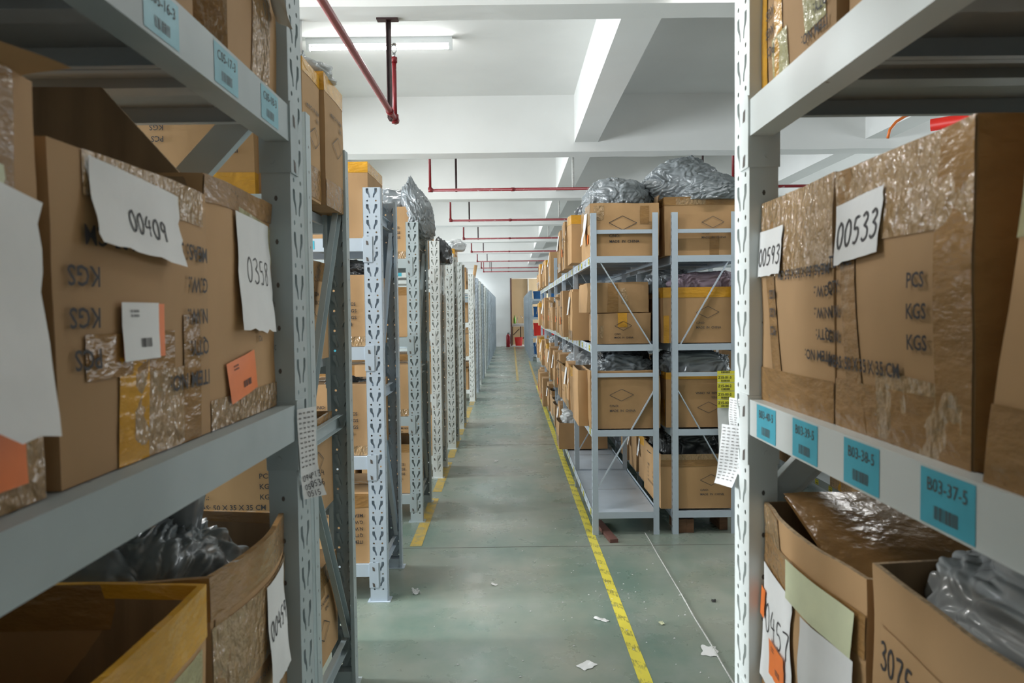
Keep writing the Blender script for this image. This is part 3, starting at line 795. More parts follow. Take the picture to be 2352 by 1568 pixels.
# ------------------------------------------------------------------ ceiling fittings
def tube_light(label, x, y, group, watts=16):
    t = thing('fluorescent_light', label, 'light', (x, y, 3.56), 0, group)
    mb = MB(); mb.box(-0.60, 0.60, -0.02, 0.02, 0.05, 0.10); mb.box(-0.60, -0.572, -0.018, 0.018, 0.0, 0.055); mb.box(0.572, 0.60, -0.018, 0.018, 0, 0.055)
    mb.obj('fixture_body', ['white_plastic'], t)
    mb = MB(); mb.tube([(-0.57, 0, 0.02), (0.57, 0, 0.02)], 0.013, 12); mb.obj('lit_tube', ['tube'], t)
    a = area('tube_glow', (x, y, 3.55), (0, 0, 0), 1.1, 0.04, watts, (1.0, 0.99, 0.97))
    return t
tube_light('lit white fluorescent tube under the ceiling slab at upper left of the aisle', -1.05, 6.18, None)
for y in (9.6, 12.8, 16.1, 19.4, 22.8, 26.2):
    tube_light('lit fluorescent tube hidden between the beams of the %s ceiling bay' % {9.6: 'third', 12.8: 'fourth', 16.1: 'fifth', 19.4: 'sixth', 22.8: 'seventh', 26.2: 'last'}[y], -1.05, y, 'fluorescent tubes in the ceiling bays')
tube_light('lit fluorescent tube over the near racks, behind the left near rack', -1.8, 2.45, 'fluorescent tubes in the ceiling bays', 58)
tube_light('added unseen fluorescent tube in the right ceiling bay, brightening the shelving fronts', 1.6, 3.85, 'fluorescent tubes in the ceiling bays', 19)  # tube added out of view to light the carton fronts
def drop_rod(label, x, y, z0, z1, m='white_plastic'):
    mb = MB(); mb.tube([(x, y, z0), (x, y, z1)], 0.014, 8); mb.tube([(x, y, z1), (x, y, z1 + 0.012)], 0.03, 10)
    o = mb.obj('conduit_stub', [m]); tag(o, label, 'conduit')
    return o
drop_rod('white conduit stub hanging beside the left end of the lit tube', -1.18, 4.28, 2.88, 3.07)
mb = MB(); r = random.Random(2)
for i in range(7):
    mb.tube([(-1.18 + r.uniform(-.02, .02), 4.28, 2.9), (-1.18 + r.uniform(-.035, .035), 4.28 + r.uniform(-.02, .02), 2.87), (-1.18 + r.uniform(-.03, .03), 4.28, 2.835)], 0.003, 5)
tag(mb.obj('wire_bundle', ['bag']), 'bunch of loose grey wire ends below the white conduit stub', 'wire')
for i, (px, y, z0) in enumerate(((0.73, 8.45, 2.80), (0.78, 11.6, 2.86), (0.79, 15.0, 2.88))):
    o = drop_rod('thin conduit hook under the ceiling beam, %s from the camera' % ('nearest', 'second', 'third')[i], px, y, z0, 3.17, 'wire')

def pipe_run(label, y, xr, xe, z, riser_top=3.45, hang=0.32, xr2=None):
    t = thing('sprinkler_pipe', label, 'pipe', (xr, y, z))
    mb = MB(); mb.tube([(0, 0, 0), (xe - xr, 0, 0)], 0.0165, 10)
    for i in range(int((xe - xr) / 1.7)): mb.tube([(0.9 + i * 1.7, 0, 0), (0.94 + i * 1.7, 0, 0)], 0.021, 10)
    mb.obj('horizontal_pipe', ['pipe'], t)
    mb = MB(); mb.tube([(0, 0, 0), (0, 0, riser_top - z)], 0.0155, 10); mb.tube([(0, 0, -0.018), (0, 0, 0.03)], 0.023, 10); mb.tube([(-0.018, 0, 0), (0.03, 0, 0)], 0.023, 10); mb.obj('riser', ['pipe'], t)
    hx = hang
    while hx < xe - xr:
        mb = MB()
        mb.box(hx - 0.011, hx + 0.011, 0.014, 0.020, -0.02, 3.662 - z); mb.box(hx - 0.011, hx - 0.007, 0.0, 0.020, -0.02, 3.662 - z)
        mb.obj('hanger', ['pipe_dark'], t); hx += 2.75
    if xr2: 
        mb = MB(); mb.tube([(xr2 - xr, 0, 0), (xr2 - xr, 0, riser_top - z)], 0.0165, 10); mb.obj('riser', ['pipe'], t)
names = ['nearest', 'second', 'third', 'fourth', 'fifth', 'sixth', 'seventh']
for i, (y, x, z) in enumerate(((8.3, -0.875, 2.762), (11.5, -0.905, 2.818), (14.9, -0.915, 2.872), (18.2, -0.93, 2.878), (21.7, -0.945, 2.882), (25.1, -0.96, 2.89), (27.6, -0.97, 2.90))):
    pipe_run('red sprinkler pipe crossing the aisle overhead, %s of the crossing pipes' % names[i], y, x, 7.0, z, 3.662, 0.29, 2.5 if i == 0 else None)
t = thing('sprinkler_pipe', 'chipped red pipe overhead along the aisle ending in an upright sprinkler head', 'pipe', (-0.66, 4.38, 2.53))
mb = MB(); mb.tube([(-0.02, -7, 0), (0, 0, 0)], 0.0165, 12); mb.tube([(0, -0.035, 0), (0, 0.02, 0)], 0.023, 12); mb.tube([(0, -0.20, 0), (0, -0.17, 0)], 0.022, 12); mb.obj('horizontal_pipe', ['pipe'], t)
mb = MB(); mb.tube([(0, 0, -0.015), (0, 0, 0.345)], 0.013, 12); mb.tube([(0, 0, 0.33), (0, 0, 0.36)], 0.019, 12); mb.tube([(0, 0, -0.02), (0, 0, 0.03)], 0.021, 12); mb.obj('riser', ['pipe'], t)
mb = MB(); mb.tube([(0, 0, 0.355), (0, 0, 0.385)], 0.009, 8); mb.tube([(0.0, 0, 0.38), (0.016, 0, 0.40), (0.014, 0, 0.42), (0, 0, 0.435)], 0.003, 6); mb.tube([(0.0, 0, 0.38), (-0.016, 0, 0.40), (-0.014, 0, 0.42), (0, 0, 0.435)], 0.003, 6); mb.tube([(0, 0, 0.434), (0, 0, 0.438)], 0.016, 12)
mb.obj('sprinkler_head', ['chrome'], t)
mb = MB(); hx, hy = -0.012, -0.10
mb.box(hx - 0.013, hx + 0.013, hy, hy + 0.004, -0.02, 0.54); mb.box(hx - 0.013, hx - 0.009, hy - 0.022, hy, -0.02, 0.54); mb.box(hx - 0.065, hx + 0.055, hy - 0.03, hy + 0.02, 0.530, 0.54)
mb.tube([(hx, hy - 0.02, -0.02), (hx, hy + 0.02, -0.02)], 0.012, 8)
mb.obj('hanger', ['pipe_dark'], t)
t = thing('ceiling_pipe', 'thick bright red pipe under the ceiling behind the right near rack', 'pipe', (3.75, 5.2, 2.9))
mb = MB(); mb.tube([(-0.3, 0.9, -0.02), (3.4, -1.6, 0.1)], 0.05, 14); mb.obj('pipe_run', ['red'], t)
mb = MB(); mb.tube([(-0.3 + .35 * math.sin(a), 0.9, -0.12 + .22 * math.cos(a)) for a in [i * PI / 10 - PI / 2 for i in range(11)]], 0.012, 8); mb.obj('looped_hose', ['sticker_orange'], t)

# ------------------------------------------------------------------ near racks
RZ = math.radians(90)
ZL = 1.76; ZM = 1.242; ZB = 0.715
near_levels = [0.185, ZB, ZM, ZL]
stL = {ZL: [(-(1.375 - y), 'C05-%d-3' % n, 'sticker_blue_dull', 0.052) for y, n in ((1.19, 18), (1.01, 17), (0.825, 16), (0.62, 15), (0.45, 14))]}
heavy_rack('near left grey rack along the aisle with blue shelf labels and open cartons', (-0.378, 1.375, 0), RZ, 'paint_b', L=2.2, D=0.8, levels=near_levels, stickers=stL, flip=True)
LR = 2.2
stR = {ZM: [(-(y - (1.375 - LR)), 'B03-%d-5' % n, 'sticker_blue', 0.056) for y, n in ((1.205, 40), (1.046, 39), (0.877, 38), (0.703, 37), (0.53, 36))]}
heavy_rack('near right pale rack along the aisle with cyan shelf labels under wrapped cartons', (0.417, 1.375 - LR, 0), -RZ, 'paint_w', L=LR, D=0.8, levels=near_levels, stickers=stR)

# left near cartons: print face looks +x
A = math.radians(0)
carton('crumpled brown carton with hanging paper 0358 at the far end of the left middle shelf', (-0.66, 1.148, ZM), (0.50, 0.285, 0.345), bulge=0.004, wob=0.014, seed=11, top='closed', detail=18,
       tapes=[('tape_brown', 'right', -1.0, 1.0, 0.90, 1.0), ('tape_clear', 'right', -1, 1, 0.0, 0.12), ('tape_old', 'right', -0.1, 1.0, 0.72, 0.9, -0.1)],
       prints=[('right', 'spec', 0.75, -0.10, 0.55, True)],
       papers=[dict(f='right', u=-0.037, v=0.310, w=0.16, h=0.175, curl=0.008, hand='0358', hu=0.035, hv=0.10, hs=0.038, th=0.06, tilt=-0.04),
               dict(f='right', u=-0.09, v=0.088, w=0.105, h=0.060, curl=0.002, mat='sticker_orange', name='orange_sticker', bar=True, tilt=0.15, ragged=False)])
c = carton('big upside-down printed carton with torn open lid on the left middle shelf', (-0.66, 0.835, ZM), (0.50, 0.335, 0.32), bulge=0.005, wob=0.006, seed=12, top='open', detail=16, ink='ink',
       tapes=[('tape_brown', 'right', -0.75, 0.35, 0.30, 0.44), ('tape_yellow', 'right', -0.40, -0.02, -0.0, 0.36), ('tape_brown', 'right', 0.50, 0.80, 0.0, 0.50), ('tape_clear', 'right', -0.7, 0.9, 0.86, 1.0), ('tape_clear', 'right', -0.2, 0.5, 0.0, 0.3)],
       prints=[('right', 'spec', -0.07, -0.01, 1.18, True)],
       papers=[dict(f='right', u=-0.11, v=0.315, w=0.175, h=0.085, curl=0.012, hand='00409', hu=0.06, hv=0.062, hs=0.022, th=0.12, tilt=-0.08),
               dict(f='right', u=-0.062, v=0.172, w=0.092, h=0.060, curl=0.001, mat='sticker_orange', name='orange_sticker', ragged=False, off=0.003),
               dict(f='right', u=-0.066, v=0.173, w=0.078, h=0.062, curl=0.002, name='barcode_label', bar=True, ragged=False, off=0.005)],
       flaps=[])
# torn raised flap hinged at the far side
mb = MB()
P = [(0.235, 0.165, 0.31), (0.225, 0.168, 0.342), (0.11, 0.18, 0.468), (-0.24, 0.185, 0.475), (-0.24, 0.165, 0.31)]
mb.add(P, [(0, 1, 2, 3, 4)], 0); mb.add([(x, y + 0.005, z) for x, y, z in P], [(4, 3, 2, 1, 0)], 1)
mb.add([P[1], P[2], (P[2][0], P[2][1] + 0.005, P[2][2]), (P[1][0], P[1][1] + .005, P[1][2])], [(0, 1, 2, 3)], 2)
mb.obj('flap', ['kraft_in', 'kraft', 'kraft_edge'], c)
carton('nearest brown carton on the left middle shelf with large hanging white paper', (-0.66, 0.475, ZM), (0.50, 0.34, 0.36), bulge=0.008, wob=0.006, seed=13, top='open', detail=12,
       tapes=[('tape_clear', 'right', -0.6, 1, 0, 0.3), ('tape_brown', 'right', 0.4, 0.8, 0.3, 1.0)],
       papers=[dict(f='right', u=-0.05, v=0.29, w=0.22, h=0.20, curl=0.03, tilt=-0.15, off=0.006), dict(f='right', u=-0.08, v=0.30, w=0.20, h=0.1, curl=0.004, mat='paper_old', name='yellowed_note', tilt=-0.1),
               dict(f='right', u=0.02, v=0.12, w=0.12, h=0.10, curl=0.002, mat='sticker_orange', name='orange_sticker', ragged=False)],
       flaps=[('right', 0.5, 0.9, 0.03, 1.4)])
carton('brown carton patched with clear tape standing at the end of the left top shelf', (-0.62, 1.215, ZL), (0.44, 0.275, 0.42), bulge=0.006, wob=0.006, seed=14, detail=16, prints=[],
       tapes=[('tape_clear', 'right', -0.35, 0.25, 0.0, 0.5), ('tape_yellow', 'front', -1, -0.4, 0, 1), ('tape_clear', 'front', 0.6, 1, 0, 0.6)],
       papers=[dict(f='right', u=-0.03, v=0.19, w=0.10, h=0.03, curl=0.03, tilt=-0.5, ragged=False)])
carton('open carton stuffed with grey bags at the far end of the left lower shelf', (-0.655, 1.135, ZB), (0.50, 0.33, 0.335), bulge=0.022, wob=0.006, seed=15, top='open', detail=16,
       tapes=[('tape_brown', 'rim', 0.83), ('tape_clear', 'right', -1, 1, 0.45, 0.8), ('tape_brown', 'right', -0.95, -0.75, 0, 0.85)],
       prints=[('right', 'spec', 0.1, -0.25, 0.7, True)],
       papers=[dict(f='right', u=-0.01, v=0.265, w=0.12, h=0.17, curl=0.012, hand='00459', hu=0.01, hv=0.09, hs=0.03, th=0.1)])
carton('empty open carton rimmed with amber tape on the left lower shelf', (-0.655, 0.775, ZB), (0.50, 0.35, 0.335), bulge=0.008, wob=0.008, seed=16, top='open', detail=16,
       tapes=[('tape_yellow', 'rim', 0.80), ('tape_old', 'right', -0.6, 0.9, 0.5, 0.78)],
       papers=[dict(f='right', u=0.0, v=0.22, w=0.13, h=0.16, curl=0.01)])
carton('closed brown carton nearest on the left lower shelf', (-0.655, 0.40, ZB), (0.50, 0.34, 0.20), seed=17, detail=8, tapes=[('tape_brown', 'top')])
bag('dark grey crumpled bag filling the open carton on the left lower shelf', (-0.655, 1.13, ZB + 0.01), (0.485, 0.315, 0.37), 3, 'bag', crease=0.12, lump=0.14, flat=0.7, sub=6, boxy=0.6)
mb = MB(); pts = []; rs = []
for i in range(14):
    t = i / 13; pts.append((-0.56 + 0.03 * math.sin(t * 2), 1.19, ZB + 0.27 + 0.22 * t)); rs.append(0.030 + 0.040 * (t - 0.5) ** 2)
mb.tube(pts, rs, 28)
mb.warp(lambda p: p + nvec(Vector((p.x * 60, p.y * 60, p.z * 5))) * 0.009)
tag(mb.obj('bag_neck', ['bag']), 'tall gathered grey plastic neck rising from the left lower carton', 'bag')

for k, y in enumerate((0.80, 0.42)):  # out-of-view cartons added to block light over the near racks
    carton('added unseen light-blocking carton on the right top shelf, %s from its far end' % ('second', 'third')[k], (0.69, y, ZL + 0.004), (0.50, 0.33, 0.36), seed=50 + k, detail=4, tapes=[('tape_brown', 'top')])
    carton('added unseen light-blocking carton on the left top shelf, %s from its far end' % ('second', 'third')[k], (-0.66, y + 0.02, ZL + 0.004), (0.50, 0.33, 0.36), seed=52 + k, detail=4, tapes=[('tape_brown', 'top')])
# right near cartons: print face looks -x
carton('glossy tape-covered carton with note 00593 beside the right perforated post', (0.69, 1.152, ZM), (0.50, 0.300, 0.340), bulge=0.008, wob=0.006, seed=21, detail=18, ink='ink', ptext=0.02, sx=0.85,
       tapes=[('tape_clear', 'left', -0.9, 1.0, 0.62, 1.0), ('tape_brown', 'left', -1, 1, 0.0, 0.17), ('tape_brown', 'left', -0.62, -0.35, 0.1, 0.9, 0.18), ('tape_clear', 'top')],
       prints=[('left', 'spec', 0.12, -0.055, 0.88, True)],
       papers=[dict(f='left', u=-0.142, v=0.290, w=0.120, h=0.078, curl=0.003, hand='00593', hu=0.012, hv=0.060, hs=0.030, th=0.10, tilt=0.02)])
carton('large glossy wrapped carton with note 00533 on the right middle shelf', (0.69, 0.848, ZM), (0.50, 0.295, 0.338), bulge=0.008, wob=0.006, seed=22, detail=18, ink='ink', ptext=0.02, sx=0.85,
       tapes=[('tape_clear', 'left', -1, 1.0, 0.70, 1.0), ('tape_brown', 'left', -0.95, -0.70, 0.75, 1.0), ('tape_brown', 'left', -0.8, -0.5, 0.0, 0.75, 0.10), ('tape_brown', 'left', -1, 1, 0.0, 0.19), ('tape_clear', 'left', -0.2, 0.9, 0.0, 0.24, -0.06),
              ('tape_brown', 'left', 0.62, 1.0, 0.0, 1.0), ('tape_brown', 'front', -1, -0.7, 0, 1)],
       prints=[('left', 'spec', -0.18, -0.045, 0.98, False)],
       papers=[dict(f='left', u=-0.142, v=0.292, w=0.128, h=0.078, curl=0.003, hand='00533', hu=0.008, hv=0.058, hs=0.033, th=0.11, tilt=0.06)])
carton('tan carton leaning at the right edge of the right middle shelf', (0.665, 0.495, ZM), (0.48, 0.33, 0.36), bulge=0.008, wob=0.006, lean=(0.03, -0.13), seed=23, detail=14, ink='ink', ptext=0.02,
       tapes=[('tape_brown', 'left', -1, 1, 0.0, 0.2), ('tape_old', 'left', -1, -0.6, 0.6, 0.8)], prints=[('left', 'spec', 0.15, 0.02, 1.0, False)])
carton('carton with shiny yellowed tape on the right top shelf by the post', (0.69, 1.155, ZL + 0.012), (0.50, 0.30, 0.38), bulge=0.010, wob=0.009, seed=24, detail=18, ink='ink',
       tapes=[('tape_yellow', 'left', -1.0, -0.72, 0.0, 0.6), ('tape_yellow', 'left', -0.42, -0.18, 0.0, 1.0, -0.06), ('tape_old', 'left', 0.28, 0.75, 0.08, 0.9, 0.05), ('tape_old', 'left', -0.55, -0.1, 0.0, 0.18)],
       prints=[('left', 'spec', 0.0, -0.28, 0.9, True)])
carton('open carton wrapped in white papers with note 0457 on the right lower shelf', (0.69, 1.10, ZB), (0.50, 0.375, 0.345), bulge=0.018, wob=0.010, seed=25, top='open', detail=18,
       tapes=[('tape_brown', 'left', -1, 1, 0.70, 0.86), ('tape_clear', 'left', -1, -0.4, 0.86, 1.0), ('tape_brown', 'left', -1, 0.2, 0.05, 0.25)],
       prints=[],
       papers=[dict(f='left', u=-0.175, v=0.245, w=0.16, h=0.20, curl=0.004, hand='0457', hu=0.020, hv=0.110, hs=0.050, th=0.06, tilt=-0.02, off=0.004),
               dict(f='left', u=-0.025, v=0.300, w=0.195, h=0.060, curl=0.002, mat='paper_old', name='yellowed_note', off=0.007, tilt=-0.03, ragged=False),
               dict(f='left', u=-0.185, v=0.20, w=0.03, h=0.05, curl=0.001, mat='sticker_orange', name='orange_sticker', off=0.007),
               dict(f='left', u=-0.12, v=0.135, w=0.08, h=0.06, curl=0.001, mat='sticker_orange', name='orange_sticker', off=0.009, bar=True),
               dict(f='left', u=0.03, v=0.235, w=0.145, h=0.21, curl=0.012, off=0.009)])
mb = MB()
for s in (0, 0.006):
    mb.grid(lambda a, b: (0.465 + 0.42 * a, 0.96 + 0.305 * b, ZB + 0.262 + 0.105 * b + 0.012 * math.sin(PI * b) - s), 12, 8, 0, True)
mb.warp(lambda p: p + nvec(p * 14) * 0.005)
tag(mb.obj('folded_cardboard', ['tape_brown']), 'glossy brown folded cardboard sheet inside the note 0457 carton', 'cardboard')
carton('open carton scribbled with black marker holding a clear bag on the right lower shelf', (0.69, 0.705, ZB), (0.50, 0.37, 0.375), bulge=0.014, wob=0.008, seed=26, top='open', detail=18, ink='ink',
       tapes=[('tape_brown', 'left', -1, 1, 0.3, 0.5)],
       papers=[dict(f='left', u=-0.16, v=0.31, w=0.16, h=0.10, curl=0.0, off=0.0016, mat='kraft', name='scribbled_patch', hand='3075', hu=0.0, hv=0.05, hs=0.032, th=0.12, ragged=False),
               dict(f='left', u=-0.15, v=0.23, w=0.16, h=0.10, curl=0.0, off=0.0016, mat='kraft', name='scribbled_patch', hand='8769', hu=0.0, hv=0.03, hs=0.032, th=0.12, ragged=False),
               dict(f='left', u=0.03, v=0.30, w=0.14, h=0.08, curl=0.0, off=0.0016, mat='kraft', name='scribbled_patch', hand='011', hu=0.01, hv=0.05, hs=0.042, th=0.08, ragged=False)])
bag('shiny clear grey bag bulging out of the marker-scribbled carton on the right', (0.70, 0.72, ZB + 0.02), (0.485, 0.365, 0.43), 5, 'bag_pale', crease=0.065, lump=0.10, pole=(0.2, 0.1, 1.0), flat=0.8, sub=6, boxy=0.45)
bag('dark bag at the front of the scribbled carton on the right', (0.70, 0.605, ZB + 0.02), (0.40, 0.15, 0.36), 9, 'bag_dark', crease=0.14, lump=0.10, sub=5, flat=0.7, boxy=0.6)

# paper lists hanging from the two near posts
def list_sheet(label, plane, w, h, seed, tilt, curl, hand=()):
    mb = MB(); nu, nv = 8, 16; q = plane
    def fn(a, b, o=0):
        return q(a * w + tilt * b * b * h, -b * h, 0.004 + curl * b * b + 0.006 * math.sin(b * 5 + a * 2) * b + o)
    mb.grid(lambda a, b: fn(a, b), nu, nv, 0, True)
    r = random.Random(seed)
    for j in range(17):
        for i in range(4):
            if hand and j > 11: continue
            v = 0.04 + j * 0.053; u = 0.08 + i * 0.22 + r.uniform(-.01, .01); ww = r.uniform(0.09, 0.15)
            for k in range(3):
                a0 = u + k * ww / 3
                mb.add([fn(a0, v, .0012), fn(a0, v + 0.018, .0012), fn(a0 + ww / 3 * .7, v + 0.018 + r.uniform(-.005, .005), .0012), fn(a0 + ww / 3 * .7, v + r.uniform(-.003, .006), .0012)], [(0, 1, 2, 3)], 1)
    for (txt, u, v, s) in hand:
        V, F, wd_ = hand_geo(txt, 0.13)
        mb.add([fn(u + a * s / w, v - b * s / h, 0.0015) for a, b in V], F, 2)
    tag(mb.obj('paper_list', ['paper', 'ink_soft', 'ink']), label, 'paper')
list_sheet('printed list sheet with handwritten figures hanging on the left near post', Plane2((-0.3765, 1.285, 1.235), (0.45, 0.89, 0.0), (0.05, 0, 1)), 0.048, 0.165, 1, 0.16, 0.004,
           [('094', 0.1, 0.80, 0.011), ('p134', 0.55, 0.78, 0.011), ('054', 0.15, 0.90, 0.010), ('0536', 0.45, 0.88, 0.011), ('0515', 0.2, 0.98, 0.010)])
list_sheet('upper sheet of the handwritten lists hanging on the right near post', Plane2((0.413, 1.385, 1.235), (0.35, -0.93, 0), (-0.03, 0, 1)), 0.055, 0.085, 2, 0.0, 0.003)
list_sheet('lower tilted sheet of handwritten lists hanging on the right near post', Plane2((0.398, 1.385, 1.185), (0.62, -0.78, 0), (0.0, 0, 1)), 0.046, 0.115, 3, -0.16, 0.004)

# ------------------------------------------------------------------ left rows of racks running away from the aisle
RX = -0.60
ROWY = [2.22, 3.548, 4.91, 6.22, 7.55, 8.87] + [11.6 + 1.33 * i for i in range(14)]
PNT = ['paint_b', 'paint_a', 'paint_b', 'paint_w', 'paint_c', 'paint_c', 'paint_w', 'paint_a', 'paint_c', 'blue_steel', 'paint_c', 'paint_b', 'blue_steel'] + ['blue_steel'] * 7  # steel tones by row hold lighting differences along with paint
ORD = ['first', 'second', 'third', 'fourth', 'fifth', 'sixth', 'seventh', 'eighth', 'ninth', 'tenth', 'eleventh', 'twelfth', 'thirteenth', 'fourteenth', 'fifteenth', 'sixteenth', 'seventeenth', 'eighteenth', 'nineteenth', 'twentieth']
DESC = ['grey perforated rack right behind the near left rack', 'bright pale blue perforated rack with its foot in the window light', 'greyish perforated rack behind the pale blue one', 'white perforated rack under the hanging grey bag']
proto = {}
for k, y in enumerate(ROWY):
    lab = (DESC[k] if k < 4 else 'perforated rack end on the left of the aisle') + (', %s row' % ORD[k])
    st = {1.76: [(-0.35, '', 'sticker_blue', 0.04)], 1.24: [(-0.25, '', 'sticker_blue', 0.04)], 0.71: [(-0.3, '', 'sticker_blue', 0.04)]}
    x = RX + (0.028 if k > 3 else 0.012 if k > 2 else 0) - (0.012 if k == 1 else 0)
    key = PNT[k] + str(k > 5)
    if key not in proto:
        proto[key] = heavy_rack(lab, (x, y, 0), 0, PNT[k], L=2.0, D=0.52 if k else 0.57, full=True, stickers=st, group='racks in rows left of the aisle')
    else:
        c = put_copy(proto[key], lab, (x, y, 0), 0, 'racks in rows left of the aisle')

# cartons on the left rows ---------------------------------------------------
LV = [0.187, 0.712, 1.242, 1.762]
LNAME = ['bottom shelf', 'second shelf up', 'third shelf up', 'top shelf']
G = 'cartons on the left rack rows'
protoC = {}
def proto_carton(kind, label, loc, group):
    """shared-mesh cartons; first use builds, later uses copy"""
    if kind in protoC: return put_copy(protoC[kind], label, loc, 0, group)
    K = {
        'a': dict(size=(0.36, 0.46, 0.345), tapes=[('tape_brown', 'top'), ('tape_clear', 'front', -1, 1, 0, 0.14)], prints=[('front', 'spec', 0.0, 0.0, 0.95, False), ('right', 'made', 0, 0, 1.3, False)]),
        'b': dict(size=(0.36, 0.47, 0.33), top='open', tapes=[('tape_brown', 'rim', 0.84)], prints=[('front', 'spec', 0.0, 0.0, 0.95, False), ('right', 'made', 0, -.05, 1.3, False)]),
        'c': dict(size=(0.355, 0.46, 0.34), tapes=[('tape_brown', 'ring', 0.80, 1.0), ('tape_brown', 'top')], prints=[('front', 'spec', 0.0, 0.0, 0.95, True), ('right', 'made', 0, 0, 1.3, True)]),
        'd': dict(size=(0.36, 0.47, 0.40), top='open', tapes=[('tape_yellow', 'rim', 0.84)], prints=[('front', 'made', 0.1, 0.05, 1.4, False), ('right', 'made', 0.2, 0.05, 1.4, True)]),
        'e': dict(size=(0.34, 0.44, 0.22), tapes=[('tape_yellow', 'front', -0.15, 0.15, 0, 1)], prints=[('right', 'spec', 0, 0, 0.6, False)]),
    }[kind]
    K = dict(K); size = K.pop('size'); K.setdefault('detail', 8)
    o = carton(label, loc, size, 0, bulge=0.007, wob=0.003, seed=ord(kind), group=group, ink='ink', **K)
    protoC[kind] = o; return o
patt = {0: ['cab', 'bcc', 'cab', 'cca'], 1: ['cba', 'abc', 'aeb', 'dcb'], 2: ['ba', 'ac', 'ba', 'ad'], 3: ['ab', 'cb', 'ba', 'ac'], 4: ['b', 'a', 'c', 'a'], 5: ['a', 'c', 'b', 'd']}
for k, y in enumerate(ROWY):
    rows = patt.get(k) or [random.Random(k * 7 + l).choice(['a', 'b', 'c', 'e', 'ea', 'b']) for l in range(4)]
    for l in range(4):
        if k == 0 and l == 3: continue
        if k >= 6 and l == 3 and k % 3: continue
        if k == 1 and l == 3: continue
        for j, ch in enumerate(rows[l]):
            jx = random.Random(k * 31 + l * 5 + j).uniform(-0.02, 0.015)
            xr = -0.665 - j * 0.385 + jx
            lab = 'brown carton on the %s of the %s left row, %s from aisle' % (LNAME[l], ORD[k], ['nearest', 'second', 'third'][j])
            proto_carton(ch, lab, (xr - 0.18, y + 0.262 + jx, LV[l]), G)
# first row top shelf
carton('carton with upside-down print and amber tape base on top of the first left row', (-0.955, 2.47, LV[3]), (0.38, 0.44, 0.42), detail=10, seed=31, bulge=0.008, ink='ink',
       tapes=[('tape_yellow', 'ring', 0.0, 0.16), ('tape_yellow', 'front', -1, -0.6, 0.0, 0.30), ('tape_clear', 'front', -0.6, 0.2, 0, 0.2)], prints=[('front', 'spec', 0.0, -0.02, 1.0, True)])
carton('plain brown carton beside the upside-down printed one on the first left row top', (-1.37, 2.47, LV[3]), (0.38, 0.44, 0.42), detail=8, seed=32, tapes=[('tape_brown', 'top'), ('tape_yellow', 'front', 0.75, 1.0, 0, 0.3)], prints=[('front', 'made', 0.0, 0.1, 1.0, False)])
carton('tall slim carton with bent amber lid facing the aisle, first left row top front', (-0.695, 2.38, LV[3] + 0.002), (0.14, 0.20, 0.42), detail=10, seed=33, bulge=0.008, tapes=[('tape_yellow', 'ring', 0.9, 1.0), ('tape_brown', 'right', -1, 1, 0.02, 0.25)], prints=[('right', 'made', 0, 0.05, 1.2, True)])
carton('tall carton with amber taped rim under a pale bag, first left row top rear', (-0.74, 2.625, LV[3] + 0.002), (0.26, 0.27, 0.44), detail=10, seed=34, bulge=0.010, tapes=[('tape_yellow', 'ring', 0.86, 1.0), ('tape_brown', 'right', -1, 1, 0, 0.2)], prints=[('right', 'made', 0, 0.08, 1.3, True)])
bag('pale translucent bag lying on the tall carton of the first left row', (-0.76, 2.60, LV[3] + 0.435), (0.34, 0.26, 0.09), 12, 'bag_pale', sub=4, crease=0.12)
# second row top shelf: tall carton with octagonal amber rim
carton('tall tan carton with amber band around its top on the second left row', (-0.84, 3.80, LV[3]), (0.32, 0.40, 0.37), detail=10, seed=35, bulge=0.006, tapes=[('tape_yellow', 'ring', 0.86, 1.0)])
carton('tan carton further from the aisle on the second left row top', (-1.22, 3.80, LV[3]), (0.36, 0.40, 0.35), detail=6, seed=36, tapes=[('tape_brown', 'top')])
bag('dark bag on the carton under the top shelf of the second left row', (-0.86, 3.78, LV[2] + 0.34), (0.36, 0.36, 0.10), 14, 'bag_dark', sub=4, crease=0.14)
bag('black bag in the open carton of the second left row, second shelf', (-0.86, 3.78, LV[1] + 0.30), (0.30, 0.34, 0.08), 15, 'bag_dark', sub=4, crease=0.14)
# third, fourth row tops
bag('tall silver grey knotted bag hanging over the third left rack top', (-0.575, 5.08, LV[3] + 0.13), (0.22, 0.34, 0.44), 20, 'bag', crease=0.11, lump=0.10, pole=(0.1, -0.1, 1), tail=0.30, flat=0.85, sub=6, shear=0.25)
bag('silver grey bag slumped beside the knotted bag on the third left rack top', (-0.80, 5.2, LV[3] + 0.34), (0.40, 0.36, 0.16), 21, 'bag', crease=0.12, sub=4)
bag('dark open mouth of a bag drooping from the fourth left rack top', (-0.60, 6.42, LV[3] + 0.05), (0.22, 0.26, 0.24), 22, 'bag_dark', crease=0.15, sub=4)
bag('pale plastic bag on the amber taped carton of the sixth left row', (-0.70, 9.1, LV[3] + 0.38), (0.36, 0.40, 0.16), 23, 'bag_pale', crease=0.12, sub=4)
mb = MB(); pts = [(-0.60, 12.35 , 1.95), (-0.56, 12.35, 2.2)]
mb.tube([(-0.76, 14.5, 1.765), (-0.66, 14.5, 2.32)], 0.035, 6); tag(mb.obj('cardboard_strip', ['kraft']), 'strip of cardboard sticking up above the far left racks', 'cardboard')
mb = MB(); mb.lathe([(0.0, 0), (0.045, 0), (0.045, 0.22), (0.04, 0.22), (0.0, 0.22)], (0, 0, 0), 16); tag(mb.obj('paper_roll', ['paper'], None, (-0.80, 2.48, LV[1] + 0.34)), 'white paper roll standing in the first left row', 'roll')

